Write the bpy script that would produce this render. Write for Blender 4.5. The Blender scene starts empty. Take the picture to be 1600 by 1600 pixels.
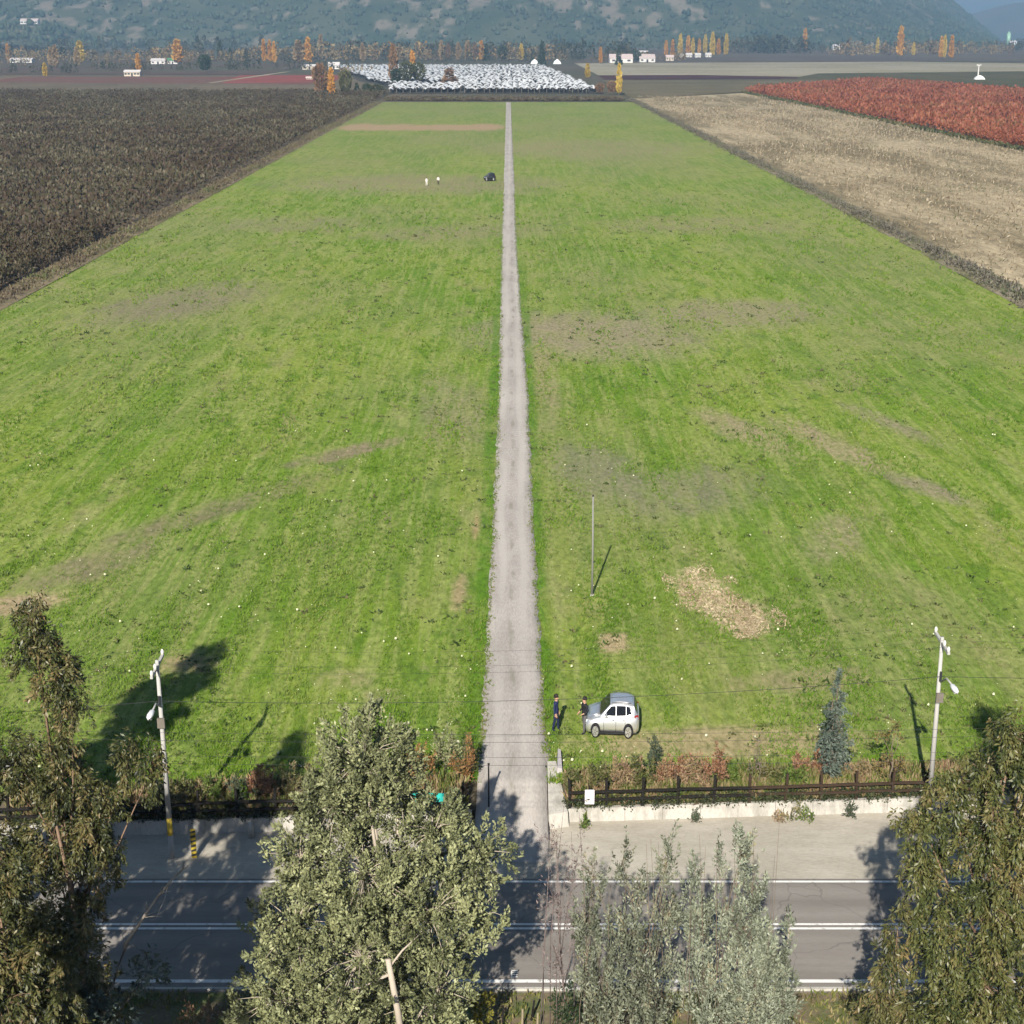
import bpy, math, random
import numpy as np
from mathutils import Vector, Matrix
R = math.radians
rng = np.random.default_rng(7)
random.seed(7)
sc = bpy.context.scene
col = sc.collection

# ------------------------------------------------------------------ camera, sky, sun, exposure
PITCH = math.atan(750 / 2400)
cam_d = bpy.data.cameras.new('camera')
cam_d.sensor_width = 36.0
cam_d.lens = 36.0 * 2400 / 1600
cam_d.clip_start = 0.5
cam_d.clip_end = 60000
cam = bpy.data.objects.new('camera', cam_d)
cam.location = (0, 0, 29.7)
cam.rotation_euler = (R(90) - PITCH, 0, 0)
col.objects.link(cam)
sc.camera = cam

SUN_EL, SUN_AZ = R(33.0), R(10.5)          # shadows fall away from the camera, a little to the right
sun_d = bpy.data.lights.new('sun', 'SUN')
sun_d.energy = 5.0
sun_d.angle = R(0.53)
sun_d.color = (1.0, 0.94, 0.84)
sun = bpy.data.objects.new('sun', sun_d)
to_sun = Vector((-math.sin(SUN_AZ) * math.cos(SUN_EL), -math.cos(SUN_AZ) * math.cos(SUN_EL), math.sin(SUN_EL)))
sun.rotation_euler = to_sun.to_track_quat('Z', 'Y').to_euler()
sun.location = (0, -20, 60)
col.objects.link(sun)

w = bpy.data.worlds.new('World')
sc.world = w
w.use_nodes = True
wn = w.node_tree
bg = wn.nodes['Background']
sky = wn.nodes.new('ShaderNodeTexSky')
sky.sky_type = 'NISHITA'
sky.sun_disc = False
sky.sun_elevation = SUN_EL
sky.sun_rotation = R(180) + SUN_AZ
sky.altitude = 300
sky.air_density = 0.4
sky.dust_density = 0.25
sky.ozone_density = 1.0
wn.links.new(sky.outputs[0], bg.inputs[0])
bg.inputs[1].default_value = 0.05
sc.view_settings.view_transform = 'Standard'
sc.view_settings.look = 'None'
sc.view_settings.gamma = 1.0
sc.view_settings.exposure = 0.84
sc.cycles.max_bounces = 4
sc.cycles.diffuse_bounces = 1
sc.cycles.transparent_max_bounces = 8
sc.cycles.volume_bounces = 0
sc.cycles.use_denoising = True
sc.cycles.use_adaptive_sampling = True
sc.cycles.adaptive_threshold = 0.03

# ------------------------------------------------------------------ helpers
def mk(name, V, F, mats=None, parent=None, smooth=False, mi=None):
    """one mesh object from vertices and faces (uniform numpy face array or mixed list)"""
    me = bpy.data.meshes.new(name)
    V = np.asarray(V, dtype=np.float32).reshape(-1, 3)
    if isinstance(F, np.ndarray):
        n, k = F.shape
        me.vertices.add(len(V)); me.vertices.foreach_set('co', V.ravel())
        me.loops.add(n * k); me.loops.foreach_set('vertex_index', F.astype(np.int32).ravel())
        me.polygons.add(n)
        me.polygons.foreach_set('loop_start', np.arange(0, n * k, k, dtype=np.int32))
        me.update(calc_edges=True)
    else:
        me.from_pydata(V.tolist(), [], F)
    for m in (mats if isinstance(mats, (list, tuple)) else [mats] if mats else []):
        me.materials.append(m)
    if mi is not None:
        me.polygons.foreach_set('material_index', np.asarray(mi, dtype=np.int32))
    if smooth:
        me.polygons.foreach_set('use_smooth', np.ones(len(me.polygons), dtype=bool))
    me.update()
    return link(name, me, parent)

def link(name, me, parent=None):
    o = bpy.data.objects.new(name, me)
    col.objects.link(o)
    if parent is not None:
        o.parent = parent
    return o

def tag(o, label=None, cat=None, group=None, kind=None):
    if label: o['label'] = label
    if cat: o['category'] = cat
    if group: o['group'] = group
    if kind: o['kind'] = kind
    return o

def thing(name, label, cat, loc=(0, 0, 0), group=None, rz=0.0):
    o = link(name, None)
    o.location = loc
    o.rotation_euler = (0, 0, rz)
    o.empty_display_size = 0.3
    return tag(o, label, cat, group)

def copy_thing(src, label, group=None, loc=None, rz=None, scale=None):
    c = src.copy(); col.objects.link(c)
    c['label'] = label
    if group: c['group'] = group
    if loc is not None: c.location = loc
    if rz is not None: c.rotation_euler = (0, 0, rz)
    if scale is not None: c.scale = scale
    for ch in list(src.children):
        d = ch.copy(); col.objects.link(d); d.parent = c
        for g in list(ch.children):
            e = g.copy(); col.objects.link(e); e.parent = d
    return c

class MB:
    """collects boxes, tubes and polygons for one mesh"""
    def __init__(s): s.V = []; s.F = []; s.I = []; s.m = 0
    def add(s, V, F):
        b = len(s.V); s.V += [tuple(map(float, v)) for v in V]
        s.F += [tuple(i + b for i in f) for f in F]; s.I += [s.m] * len(F); return s
    def box(s, x0, x1, y0, y1, z0, z1):
        return s.add([(x0,y0,z0),(x1,y0,z0),(x1,y1,z0),(x0,y1,z0),(x0,y0,z1),(x1,y0,z1),(x1,y1,z1),(x0,y1,z1)],
                     [(0,3,2,1),(4,5,6,7),(0,1,5,4),(1,2,6,5),(2,3,7,6),(3,0,4,7)])
    def hexa(s, P):       # 8 points: bottom loop then top loop
        return s.add(P, [(0,3,2,1),(4,5,6,7),(0,1,5,4),(1,2,6,5),(2,3,7,6),(3,0,4,7)])
    def tube(s, pts, rad, n=6, cap=True):
        P = [Vector(p) for p in pts]
        V = []; F = []
        if not isinstance(rad, (list, tuple)): rad = [rad] * len(P)
        for i, p in enumerate(P):
            d = (P[min(i + 1, len(P) - 1)] - P[max(i - 1, 0)]).normalized()
            a = d.cross(Vector((0, 0, 1)) if abs(d.z) < 0.9 else Vector((1, 0, 0))).normalized(); b = d.cross(a)
            for k in range(n):
                t = 2 * math.pi * k / n
                V.append(p + (a * math.cos(t) + b * math.sin(t)) * rad[i])
        for i in range(len(P) - 1):
            for k in range(n):
                F.append((i*n+k, i*n+(k+1)%n, (i+1)*n+(k+1)%n, (i+1)*n+k))
        if cap:
            F.append(tuple(range(n))[::-1]); F.append(tuple((len(P)-1)*n+k for k in range(n)))
        return s.add(V, F)
    def loft(s, rings, cap=True):
        n = len(rings[0]); V = [p for r in rings for p in r]; F = []
        for i in range(len(rings) - 1):
            for k in range(n):
                F.append((i*n+k, i*n+(k+1)%n, (i+1)*n+(k+1)%n, (i+1)*n+k))
        if cap:
            F.append(tuple(range(n))[::-1]); F.append(tuple((len(rings)-1)*n+k for k in range(n)))
        return s.add(V, F)
    def xf(s, f): s.V = [tuple(f(v)) for v in s.V]; return s
    def build(s, name, mats, parent=None, smooth=False):
        return mk(name, s.V, s.F, mats, parent, smooth, s.I)

def vnoise(x, y, seed=0, octs=4):
    """value noise, numpy, roughly 0..1"""
    out = np.zeros_like(x, dtype=float); amp = 1; tot = 0
    for o in range(octs):
        xi = np.floor(x).astype(np.int64); yi = np.floor(y).astype(np.int64)
        fx = x - xi; fy = y - yi
        fx = fx*fx*(3-2*fx); fy = fy*fy*(3-2*fy)
        def h(a, b):
            n = (a * 374761393 + b * 668265263 + (seed + o) * 974634777) & 0xFFFFFFFF
            n = ((n ^ (n >> 13)) * 1274126177) & 0xFFFFFFFF
            return ((n ^ (n >> 16)) & 0xFFFF) / 65535.0
        v = (h(xi,yi)*(1-fx)+h(xi+1,yi)*fx)*(1-fy)+(h(xi,yi+1)*(1-fx)+h(xi+1,yi+1)*fx)*fy
        out += v * amp; tot += amp; amp *= 0.5; x = x * 2.03 + 17.1; y = y * 2.03 + 9.7
    return out / tot

# ------------------------------------------------------------------ materials
class NT:
    def __init__(s, nt): s.nt = nt
    def n(s, t, **kw):
        nd = s.nt.nodes.new(t)
        for k, v in kw.items(): setattr(nd, k, v)
        return nd
    def l(s, a, b): s.nt.links.new(a, b)
    def put(s, sock, v):
        if hasattr(v, 'links') or hasattr(v, 'is_linked'): s.l(v, sock)
        else: sock.default_value = v
    def math(s, op, a, b=0.0, c=None, clamp=False):
        nd = s.n('ShaderNodeMath', operation=op, use_clamp=clamp)
        s.put(nd.inputs[0], a); s.put(nd.inputs[1], b)
        if c is not None: s.put(nd.inputs[2], c)
        return nd.outputs[0]
    def mix(s, f, a, b, blend='MIX'):
        nd = s.n('ShaderNodeMix', data_type='RGBA', blend_type=blend, clamp_factor=True)
        s.put(nd.inputs[0], f)
        s.put(nd.inputs[6], a if not isinstance(a, tuple) else (*a, 1)[:4])
        s.put(nd.inputs[7], b if not isinstance(b, tuple) else (*b, 1)[:4])
        return nd.outputs[2]
    def noise(s, scale, vec=None, detail=4, rough=0.55, dist=0.0):
        nd = s.n('ShaderNodeTexNoise')
        nd.inputs['Scale'].default_value = scale; nd.inputs['Detail'].default_value = detail
        nd.inputs['Roughness'].default_value = rough; nd.inputs['Distortion'].default_value = dist
        if vec is not None: s.l(vec, nd.inputs['Vector'])
        return nd.outputs[0]
    def ramp(s, f, stops):
        nd = s.n('ShaderNodeValToRGB'); e = nd.color_ramp.elements
        while len(e) < len(stops): e.new(0.5)
        for el, (p, c) in zip(e, stops):
            el.position = p; el.color = (*c, 1) if len(c) == 3 else c
        s.l(f, nd.inputs[0]); return nd.outputs[0]
    def rng(s, f, a, b, c=0.0, d=1.0):
        nd = s.n('ShaderNodeMapRange', interpolation_type='SMOOTHSTEP')
        s.l(f, nd.inputs[0])
        for i, v in enumerate((a, b, c, d)): nd.inputs[1 + i].default_value = v
        return nd.outputs[0]
    def pos(s, scale=(1, 1, 1)):
        g = s.n('ShaderNodeNewGeometry')
        if scale == (1, 1, 1): return g.outputs['Position']
        m = s.n('ShaderNodeVectorMath', operation='MULTIPLY'); s.l(g.outputs['Position'], m.inputs[0]); m.inputs[1].default_value = scale
        return m.outputs[0]

def new_mat(name, rough=0.9, spec=0.2):
    m = bpy.data.materials.new(name); m.use_nodes = True
    b = m.node_tree.nodes['Principled BSDF']
    b.inputs['Roughness'].default_value = rough
    b.inputs['Specular IOR Level'].default_value = spec
    return m, NT(m.node_tree), b

def plain(name, c, rough=0.6, spec=0.3, metal=0.0, var=0.12, scale=6.0, bump=0.0):
    """one paint or material with slight uneven wear"""
    m, t, b = new_mat(name, rough, spec)
    b.inputs['Metallic'].default_value = metal
    nz = t.noise(scale, t.pos(), 5, 0.6)
    t.l(t.mix(nz, tuple(x * (1 - var) for x in c), tuple(min(1, x * (1 + var)) for x in c)), b.inputs['Base Color'])
    if bump:
        bp = t.n('ShaderNodeBump'); bp.inputs['Strength'].default_value = bump; bp.inputs['Distance'].default_value = 0.02
        t.l(nz, bp.inputs['Height']); t.l(bp.outputs[0], b.inputs['Normal'])
    return m

def two(name, c1, c2, scale, lo=0.4, hi=0.6, fine=None, rough=0.95, bump=0.3, bdist=0.05, stretch=(1, 1, 1), fvar=0.25):
    """ground with two colours in patches, and fine grain"""
    m, t, b = new_mat(name, rough, 0.1)
    p = t.pos(stretch)
    f = t.rng(t.noise(scale, p, 5, 0.6), lo, hi)
    c = t.mix(f, c1, c2)
    if fine:
        g = t.noise(fine, p, 3, 0.65)
        c = t.mix(1.0, c, t.ramp(g, [(0.25, (1 - fvar,) * 3), (0.75, (1 + fvar,) * 3)]), 'MULTIPLY')
        bp = t.n('ShaderNodeBump'); bp.inputs['Strength'].default_value = bump; bp.inputs['Distance'].default_value = bdist
        t.l(g, bp.inputs['Height']); t.l(bp.outputs[0], b.inputs['Normal'])
    t.l(c, b.inputs['Base Color'])
    return m

def leaf_mat(name, cols, scale=0.7, trans=0.25, rough=0.6, spec=0.25, clump=False):
    """leaves: colours per leaf and per bough, some light through them"""
    m, t, b = new_mat(name, rough, spec)
    g = t.n('ShaderNodeNewGeometry')
    nz = t.noise(scale, t.pos(), 2, 0.5)
    f = t.math('ADD', t.math('MULTIPLY', g.outputs['Random Per Island'], 0.55), t.math('MULTIPLY', t.rng(nz, 0.3, 0.7), 0.45))
    if clump:
        tn = t.n('ShaderNodeAttribute', attribute_name='spray').outputs['Fac']  # random dark or pale tint per spray stands in for self-shadow in crowns
        f = t.math('ADD', t.math('MULTIPLY', g.outputs['Random Per Island'], 0.34), t.math('ADD', t.math('MULTIPLY', tn, 0.44), t.math('MULTIPLY', t.rng(nz, 0.3, 0.7), 0.22)))
    k = len(cols)
    c = t.ramp(f, [(0.12 + 0.76 * i / max(1, k - 1), cc) for i, cc in enumerate(cols)])
    t.l(c, b.inputs['Base Color'])
    tr = t.n('ShaderNodeBsdfTranslucent'); t.l(c, tr.inputs[0])
    mx = t.n('ShaderNodeMixShader'); mx.inputs[0].default_value = trans
    t.l(b.outputs[0], mx.inputs[1]); t.l(tr.outputs[0], mx.inputs[2])
    t.l(mx.outputs[0], m.node_tree.nodes['Material Output'].inputs[0])
    return m

# the meadow colour, shared by the ground sheet and the grass tufts that stand on it
mg = bpy.data.node_groups.new('meadow_colour', 'ShaderNodeTree')
mg.interface.new_socket('Color', in_out='OUTPUT', socket_type='NodeSocketColor')
mg.interface.new_socket('Height', in_out='OUTPUT', socket_type='NodeSocketFloat')
t = NT(mg)
P0 = t.pos(); xyz = t.n('ShaderNodeSeparateXYZ'); t.l(P0, xyz.inputs[0]); X_, Y_ = xyz.outputs[0], xyz.outputs[1]
big = t.noise(0.06, t.pos((1, 0.30, 1)), 5, 0.62)
str_ = t.noise(1.5, t.pos((1.0, 0.035, 1)), 5, 0.7, 0.25)        # drilling rows and wheel tracks run away from the road
med = t.noise(0.55, t.pos((1, 0.30, 1)), 6, 0.7, 0.5)
fin = t.noise(3.2, t.pos((1, 0.45, 1)), 4, 0.7)
c = t.mix(t.rng(big, 0.38, 0.62), (0.108, 0.206, 0.012), (0.206, 0.262, 0.040))
c = t.mix(t.math('MULTIPLY', t.rng(str_, 0.42, 0.60), 0.85), c, (0.250, 0.290, 0.080))
c = t.mix(t.math('MULTIPLY', t.rng(med, 0.50, 0.64), 0.85), c, (0.090, 0.172, 0.012))
c = t.mix(t.math('MULTIPLY', t.rng(t.noise(0.24, t.pos((1, 0.30, 1)), 6, 0.7), 0.52, 0.70), 0.5), c, (0.265, 0.23, 0.115))
far_f = t.rng(Y_, 150, 560)
c = t.mix(t.math('MULTIPLY', t.rng(t.noise(0.03, t.pos((1, .5, 1)), 4, .6), 0.42, 0.62), 0.42), c, (0.235, 0.222, 0.105))
c = t.mix(t.math('MULTIPLY', far_f, 0.42), c, (0.205, 0.225, 0.082))
dry_a = t.n('ShaderNodeAttribute', attribute_name='dry')
rag = t.math('ADD', dry_a.outputs['Alpha'], t.math('MULTIPLY', t.math('SUBTRACT', t.math('ADD', t.math('MULTIPLY', med, 0.6), t.math('MULTIPLY', fin, 0.4)), 0.5), 2.2))
c = t.mix(t.math('MULTIPLY', t.math('MULTIPLY', t.rng(rag, 0.05, 0.95), 0.9), t.rng(dry_a.outputs['Alpha'], 0.0, 0.35)), c, dry_a.outputs['Color'])
# lush strip along both edges of the gravel track
ax = t.math('ABSOLUTE', t.math('ADD', X_, 0.05))
edge = t.math('MULTIPLY', t.math('MULTIPLY', t.rng(ax, 2.3, 1.7), t.rng(Y_, 260, 130)), t.rng(med, 0.3, 0.55))
c = t.mix(t.math('MULTIPLY', edge, 0.85), c, (0.080, 0.180, 0.010))
c = t.mix(1.0, c, t.ramp(fin, [(0.25, (0.56, 0.60, 0.52)), (0.75, (1.44, 1.40, 1.5))]), 'MULTIPLY')
spk = t.noise(1.5, t.pos((1, 0.4, 1)), 3, 0.6, 0.6)
c = t.mix(t.math('MULTIPLY', t.rng(spk, 0.62, 0.72), 0.45), c, (0.045, 0.075, 0.014))
c = t.mix(t.math('MULTIPLY', t.rng(spk, 0.36, 0.28), 0.3), c, (0.30, 0.26, 0.14))
out = t.n('NodeGroupOutput'); t.l(c, out.inputs[0])
t.l(t.math('ADD', t.math('MULTIPLY', fin, 0.35), med), out.inputs[1])

def meadow_mat(name, tuft):
    m, t, b = new_mat(name, 0.9, 0.12)
    if tuft:
        geo = t.n('ShaderNodeNewGeometry')
        f = t.math('ADD', t.math('MULTIPLY', geo.outputs['Random Per Island'], 0.5), t.math('MULTIPLY', t.rng(t.noise(0.16, t.pos((1, .3, 1)), 4, 0.65), 0.3, 0.7), 0.5))
        c = t.ramp(f, [(0.05, (0.078, 0.165, 0.010)), (0.35, (0.118, 0.222, 0.017)), (0.65, (0.180, 0.270, 0.040)), (0.88, (0.26, 0.29, 0.080)), (0.99, (0.34, 0.29, 0.14))])
        t.l(c, b.inputs['Base Color'])
        tr = t.n('ShaderNodeBsdfTranslucent'); t.l(c, tr.inputs[0])
        mx = t.n('ShaderNodeMixShader'); mx.inputs[0].default_value = 0.3
        t.l(b.outputs[0], mx.inputs[1]); t.l(tr.outputs[0], mx.inputs[2])
        t.l(mx.outputs[0], m.node_tree.nodes['Material Output'].inputs[0])
    else:
        g = t.n('ShaderNodeGroup'); g.node_tree = mg
        t.l(g.outputs[0], b.inputs['Base Color'])
        bp = t.n('ShaderNodeBump'); bp.inputs['Strength'].default_value = 0.8; bp.inputs['Distance'].default_value = 0.25
        t.l(g.outputs[1], bp.inputs['Height']); t.l(bp.outputs[0], b.inputs['Normal'])
    return m
M_MEADOW = meadow_mat('meadow_grass', False)
M_TUFT = meadow_mat('grass_blades', True)

M_GROUND = two('dry_plain', (0.115, 0.095, 0.066), (0.085, 0.085, 0.052), 0.004, 0.35, 0.65, 0.05, bump=0.0)
M_VERGE = two('verge_soil', (0.17, 0.135, 0.085), (0.10, 0.12, 0.045), 0.9, 0.4, 0.6, 9.0, bump=0.6)
def rutted(m):
    """two paler wheel ruts and a darker weedy crown along the track"""
    t = NT(m.node_tree); b = m.node_tree.nodes['Principled BSDF']; old = b.inputs['Base Color'].links[0].from_socket
    xyz = t.n('ShaderNodeSeparateXYZ'); t.l(t.pos(), xyz.inputs[0])
    x = t.math('ADD', xyz.outputs[0], t.math('MULTIPLY', t.math('SUBTRACT', t.noise(0.05, t.pos((0, 1, 0)), 2), 0.5), 0.8))
    w_ = t.math('ABSOLUTE', t.math('SUBTRACT', t.math('ABSOLUTE', x), 0.62))
    rut = t.math('MULTIPLY', t.rng(w_, 0.34, 0.10), t.rng(t.noise(0.5, t.pos((1, .15, 1)), 4), 0.3, 0.6))
    mid = t.math('MULTIPLY', t.rng(t.math('ABSOLUTE', x), 0.22, 0.05), t.rng(t.noise(1.2, t.pos((1, .3, 1)), 4), 0.45, 0.65))
    c = t.mix(t.math('MULTIPLY', rut, 0.5), old, (0.50, 0.465, 0.42)); c = t.mix(t.math('MULTIPLY', mid, 0.6), c, (0.20, 0.185, 0.14))
    t.l(c, b.inputs['Base Color']); return m
M_GRAVEL = two('track_gravel', (0.345, 0.315, 0.285), (0.42, 0.385, 0.35), 0.35, 0.35, 0.65, 9.0, bump=0.5, bdist=0.03, stretch=(1.5, 0.35, 1), fvar=0.2); rutted(M_GRAVEL)
M_SHOULDER = two('compacted_gravel', (0.37, 0.335, 0.275), (0.45, 0.41, 0.345), 0.55, 0.35, 0.65, 11.0, bump=0.4, bdist=0.03, stretch=(0.5, 1.3, 1), fvar=0.14)
M_ASPHALT = two('asphalt', (0.215, 0.197, 0.176), (0.258, 0.237, 0.213), 0.7, 0.35, 0.65, 30.0, rough=0.85, bump=0.2, bdist=0.01, stretch=(0.12, 1.6, 1), fvar=0.13)
def worn(m):
    """darker wheel paths, patches and hair cracks on the asphalt"""
    t = NT(m.node_tree); b = m.node_tree.nodes['Principled BSDF']; old = b.inputs['Base Color'].links[0].from_socket
    xyz = t.n('ShaderNodeSeparateXYZ'); t.l(t.pos(), xyz.inputs[0]); y = xyz.outputs[1]
    wp = t.math('MULTIPLY', t.math('ADD', t.math('MULTIPLY', t.math('COSINE', t.math('MULTIPLY', t.math('SUBTRACT', y, 44.95), 3.9)), 0.5), 0.5), t.rng(t.noise(0.4, t.pos((.2, 1, 1)), 4), 0.3, 0.6))
    c = t.mix(t.math('MULTIPLY', wp, 0.35), old, (0.155, 0.135, 0.120))
    v = t.n('ShaderNodeTexVoronoi', feature='DISTANCE_TO_EDGE'); v.inputs['Scale'].default_value = 0.33
    wv = t.n('ShaderNodeVectorMath', operation='ADD'); nz = t.n('ShaderNodeTexNoise'); nz.inputs['Scale'].default_value = 0.8; t.l(t.pos(), nz.inputs['Vector']); t.l(t.pos(), wv.inputs[0]); t.l(nz.outputs['Color'], wv.inputs[1]); t.l(wv.outputs[0], v.inputs['Vector'])
    c = t.mix(t.math('MULTIPLY', t.rng(v.outputs['Distance'], 0.010, 0.003), 0.28), c, (0.06, 0.055, 0.05))
    t.l(c, b.inputs['Base Color']); return m
worn(M_ASPHALT)
M_PAINT = two('road_paint', (0.74, 0.73, 0.70), (0.36, 0.34, 0.31), 5.0, 0.54, 0.72, 22.0, rough=0.7, bump=0.1, bdist=0.01, fvar=0.08)
M_KERB = two('kerb_concrete', (0.50, 0.48, 0.43), (0.38, 0.36, 0.31), 1.5, 0.4, 0.65, 14.0, bump=0.3, bdist=0.02, fvar=0.12)
M_WALL = two('wall_concrete', (0.45, 0.425, 0.38), (0.30, 0.285, 0.25), 1.1, 0.42, 0.68, 10.0, bump=0.35, bdist=0.02, stretch=(1.6, 1, .5), fvar=0.18)

# ------------------------------------------------------------------ ground, fields, roads
def wall_y(x): return 55.65 + 0.062 * x          # front face of the retaining walls
xs = np.array([-9000, -2500, -800, -250, -80, -40, -25, -18, -12, -8, -4, -1.64, -1.60, 1.46, 1.50, 2.4, 6, 10, 14, 18, 25, 40, 80, 250, 800, 2500, 9000], float)
prof = [(-400, -1.6, 0), (20, -1.5, 0), (36, -1.15, 0), (43.2, -1.02, 0), (43.9, -0.96, 0), (0.12, -0.96, 1), (0.3, -0.42, 1), (2.4, -0.04, 1), (63, -0.16, 0),
        (200, -0.16, 0), (900, -0.16, 0), (3000, -0.3, 0), (9000, -1.0, 0), (17500, -1.0, 0)]
V = []
for (yy, zz, rel) in prof:
    for x in xs:
        Yp = (wall_y(max(-40, min(40, x))) + yy) if rel else yy
        V.append((x, Yp, min(zz, float(np.interp(Yp, [53.0, 57.4], [-1.05, -0.10]))) if rel and abs(x + 0.07) < 1.6 else zz))
n = len(xs)
F = [(r*n+i, r*n+i+1, (r+1)*n+i+1, (r+1)*n+i) for r in range(len(prof)-1) for i in range(n-1)]
tag(mk('ground', V, F, M_GROUND), kind='structure')

def sheet(name, pts, z, mat, kind='structure', thick=0.0):
    o = mk(name, [(x, y, z) for x, y in pts], [tuple(range(len(pts)))], mat)
    return tag(o, kind=kind)

# meadow sheet, gently uneven
nx, ny = 150, 330
gx = np.linspace(-57.2, 58.2, nx); ty = np.linspace(0, 1, ny)
gy = 57.9 + (704 - 57.9) * ty ** 2.2
GX, GY = np.meshgrid(gx, gy)
GX = np.where(GX > 0, GX * (1.012 - 0.085 * np.clip((GY - 120) / 600, 0, 1)), GX)
GYs = GY + np.where(GY < 58.0, 0.062 * np.clip(GX, -40, 40) - 0.1, 0)
GZ = 0.03 + 0.16 * (vnoise(GX * 0.12, GY * 0.12, 3, 3) - 0.5) * np.clip((GY - 62) / 10, 0, 1) * np.clip((np.abs(GX) - 1.9) / 2, 0, 1)
Vm = np.stack([GX, GYs, GZ + 0.005], -1).reshape(-1, 3)
idx = np.arange(nx * ny).reshape(ny, nx)
Fm = np.stack([idx[:-1, :-1], idx[:-1, 1:], idx[1:, 1:], idx[1:, :-1]], -1).reshape(-1, 4)
DRY_SPOTS = [(x_, 514 + dy_, 6.5, 17 + dy_, 0, 1.0, (0.36, 0.25, 0.155)) for x_, dy_ in ((-50, 3), (-44, 0), (-37, 2), (-30, -1), (-23, 1), (-16, 0), (-9, 3))] + [(-19, 96, 13, 1.9, 0.95, 0.55, (0.20, 0.165, 0.10)), (-12, 110, 6, 1.6, 0.8, 0.75, (0.235, 0.18, 0.12)),
    (-25, 84, 6, 2.4, 0.9, 0.6, (0.22, 0.18, 0.11)), (-27, 78, 3.2, 1.9, 0.5, 0.95, (0.36, 0.27, 0.165)),
    (-38, 176, 17, 8, 1.2, 0.7, (0.21, 0.18, 0.115)), (8, 156, 13, 14, 0.2, 0.75, (0.27, 0.225, 0.145)),
    (24, 168, 13, 11, 0.4, 0.65, (0.255, 0.215, 0.135)), (18, 116, 9, 2.2, 1.9, 0.7, (0.30, 0.245, 0.145)),
    (24, 112, 10, 2.0, 1.9, 0.7, (0.31, 0.25, 0.15)), (12, 100, 8, 6, 1.0, 0.55, (0.20, 0.18, 0.115)),
    (6.5, 104, 4, 10, 0.2, 0.62, (0.20, 0.185, 0.115)), (20, 90, 6, 2.2, 1.2, 0.55, (0.27, 0.23, 0.135)),
    (9.5, 61.2, 7, 1.7, 0.05, 0.9, (0.32, 0.26, 0.14)), (5.2, 72.6, 0.9, 1.5, 0, 0.95, (0.40, 0.30, 0.18)),
    (-1.95, 92, 0.35, 3.6, 0, 0.95, (0.38, 0.26, 0.14)), (-3.0, 80, 0.3, 3, 0, 0.8, (0.34, 0.26, 0.14)),
    (-20, 320, 32, 24, 0, 0.55, (0.26, 0.215, 0.13)), (22, 420, 35, 42, 0, 0.5, (0.27, 0.225, 0.13)), (3.0, 140, 1.3, 26, 0, 0.6, (0.28, 0.23, 0.13)),
    (30, 118, 8, 1.5, 1.9, 0.6, (0.26, 0.21, 0.145)), (28, 101, 6, 1.4, 2.0, 0.65, (0.26, 0.21, 0.145)), (-9, 240, 20, 10, .3, .5, (0.25, 0.21, 0.12)), (-35, 250, 14, 12, 0, .45, (0.24, 0.2, 0.12)),
    (30, 250, 20, 14, 0, .5, (0.25, 0.21, 0.12)), (-16, 70, 1.6, 1.4, 0, .7, (0.30, 0.23, 0.13)), (-8, 68, 1.8, 1.5, .4, .5, (0.24, 0.2, 0.11)), (14, 68, 4, 1.5, .2, .6, (0.26, 0.215, 0.12)), (-6, 66, 1.2, 1.2, 0, .5, (0.26, 0.21, 0.12)),
    (-5, 124, 3, 14, .1, .5, (0.24, 0.21, 0.12)), (10.7, 80, 1.7, 3.8, 0.1, .85, (0.42, 0.34, 0.20)), (12.1, 76.4, 1.7, 2.9, 0, .85, (0.42, 0.34, 0.20))]
def dryness(X, Y):
    """strength and colour of the dry places at ground points"""
    A = np.zeros_like(X, dtype=float); C = np.zeros(X.shape + (3,)) + np.array((0.27, 0.22, 0.13))
    for (x, y, rx, ry, a, s_, cc) in DRY_SPOTS:
        ca, sa = math.cos(a), math.sin(a); dx, dy = X - x, Y - y
        d_ = ((dx * ca + dy * sa) / rx) ** 2 + ((dy * ca - dx * sa) / ry) ** 2
        m = np.clip((1.6 - d_) / 1.4, 0, 1) * s_
        C = np.where((m > A)[..., None], np.array(cc), C); A = np.maximum(A, m)
    return A, C
field = mk('field', Vm, Fm, M_MEADOW, smooth=True)
dA, dC = dryness(GX, GYs)
fa = field.data.attributes.new('dry', 'FLOAT_COLOR', 'POINT')
fa.data.foreach_set('color', np.concatenate([dC, dA[..., None]], -1).astype(np.float32).ravel())
tag(field, kind='structure')

# gravel track through the meadow, ragged edges, with the ramp down to the road
ys = np.concatenate([np.arange(52.6, 62, 0.25), np.arange(62, 130, 0.35), np.arange(130, 300, 0.9), np.arange(300, 704, 2.5)])
wl = np.interp(ys, [53.6, 56, 58.3, 60.5, 62, 69, 88, 133, 214, 304, 702], [-1.55, -1.45, -1.42, -1.45, -1.42, -1.34, -1.24, -1.13, -1.5, -1.62, -2.6])
wr = np.interp(ys, [53.6, 56, 58.3, 60.5, 62, 69, 88, 133, 214, 304, 702], [1.44, 1.44, 1.47, 1.66, 1.52, 1.46, 1.40, 1.36, 0.71, 0.5, -0.5])
jit = np.clip((ys - 58) / 3, 0, 1) * (0.12 + ys * 0.0004)
wl = wl + (vnoise(ys * 1.1, ys * 0 + 3.3, 5, 3) - 0.5) * 2.2 * jit
wr = wr + (vnoise(ys * 1.1, ys * 0 + 8.3, 6, 3) - 0.5) * 2.2 * jit
zt = np.interp(ys, [52.6, 53.2, 57.5, 62], [-0.955, -0.91, 0.055, 0.062])
rings = []
for k in np.linspace(0, 1, 7):
    rings.append(np.stack([wl + (wr - wl) * k, ys, zt + 0.03 * np.sin(np.pi * k)], -1))
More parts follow.
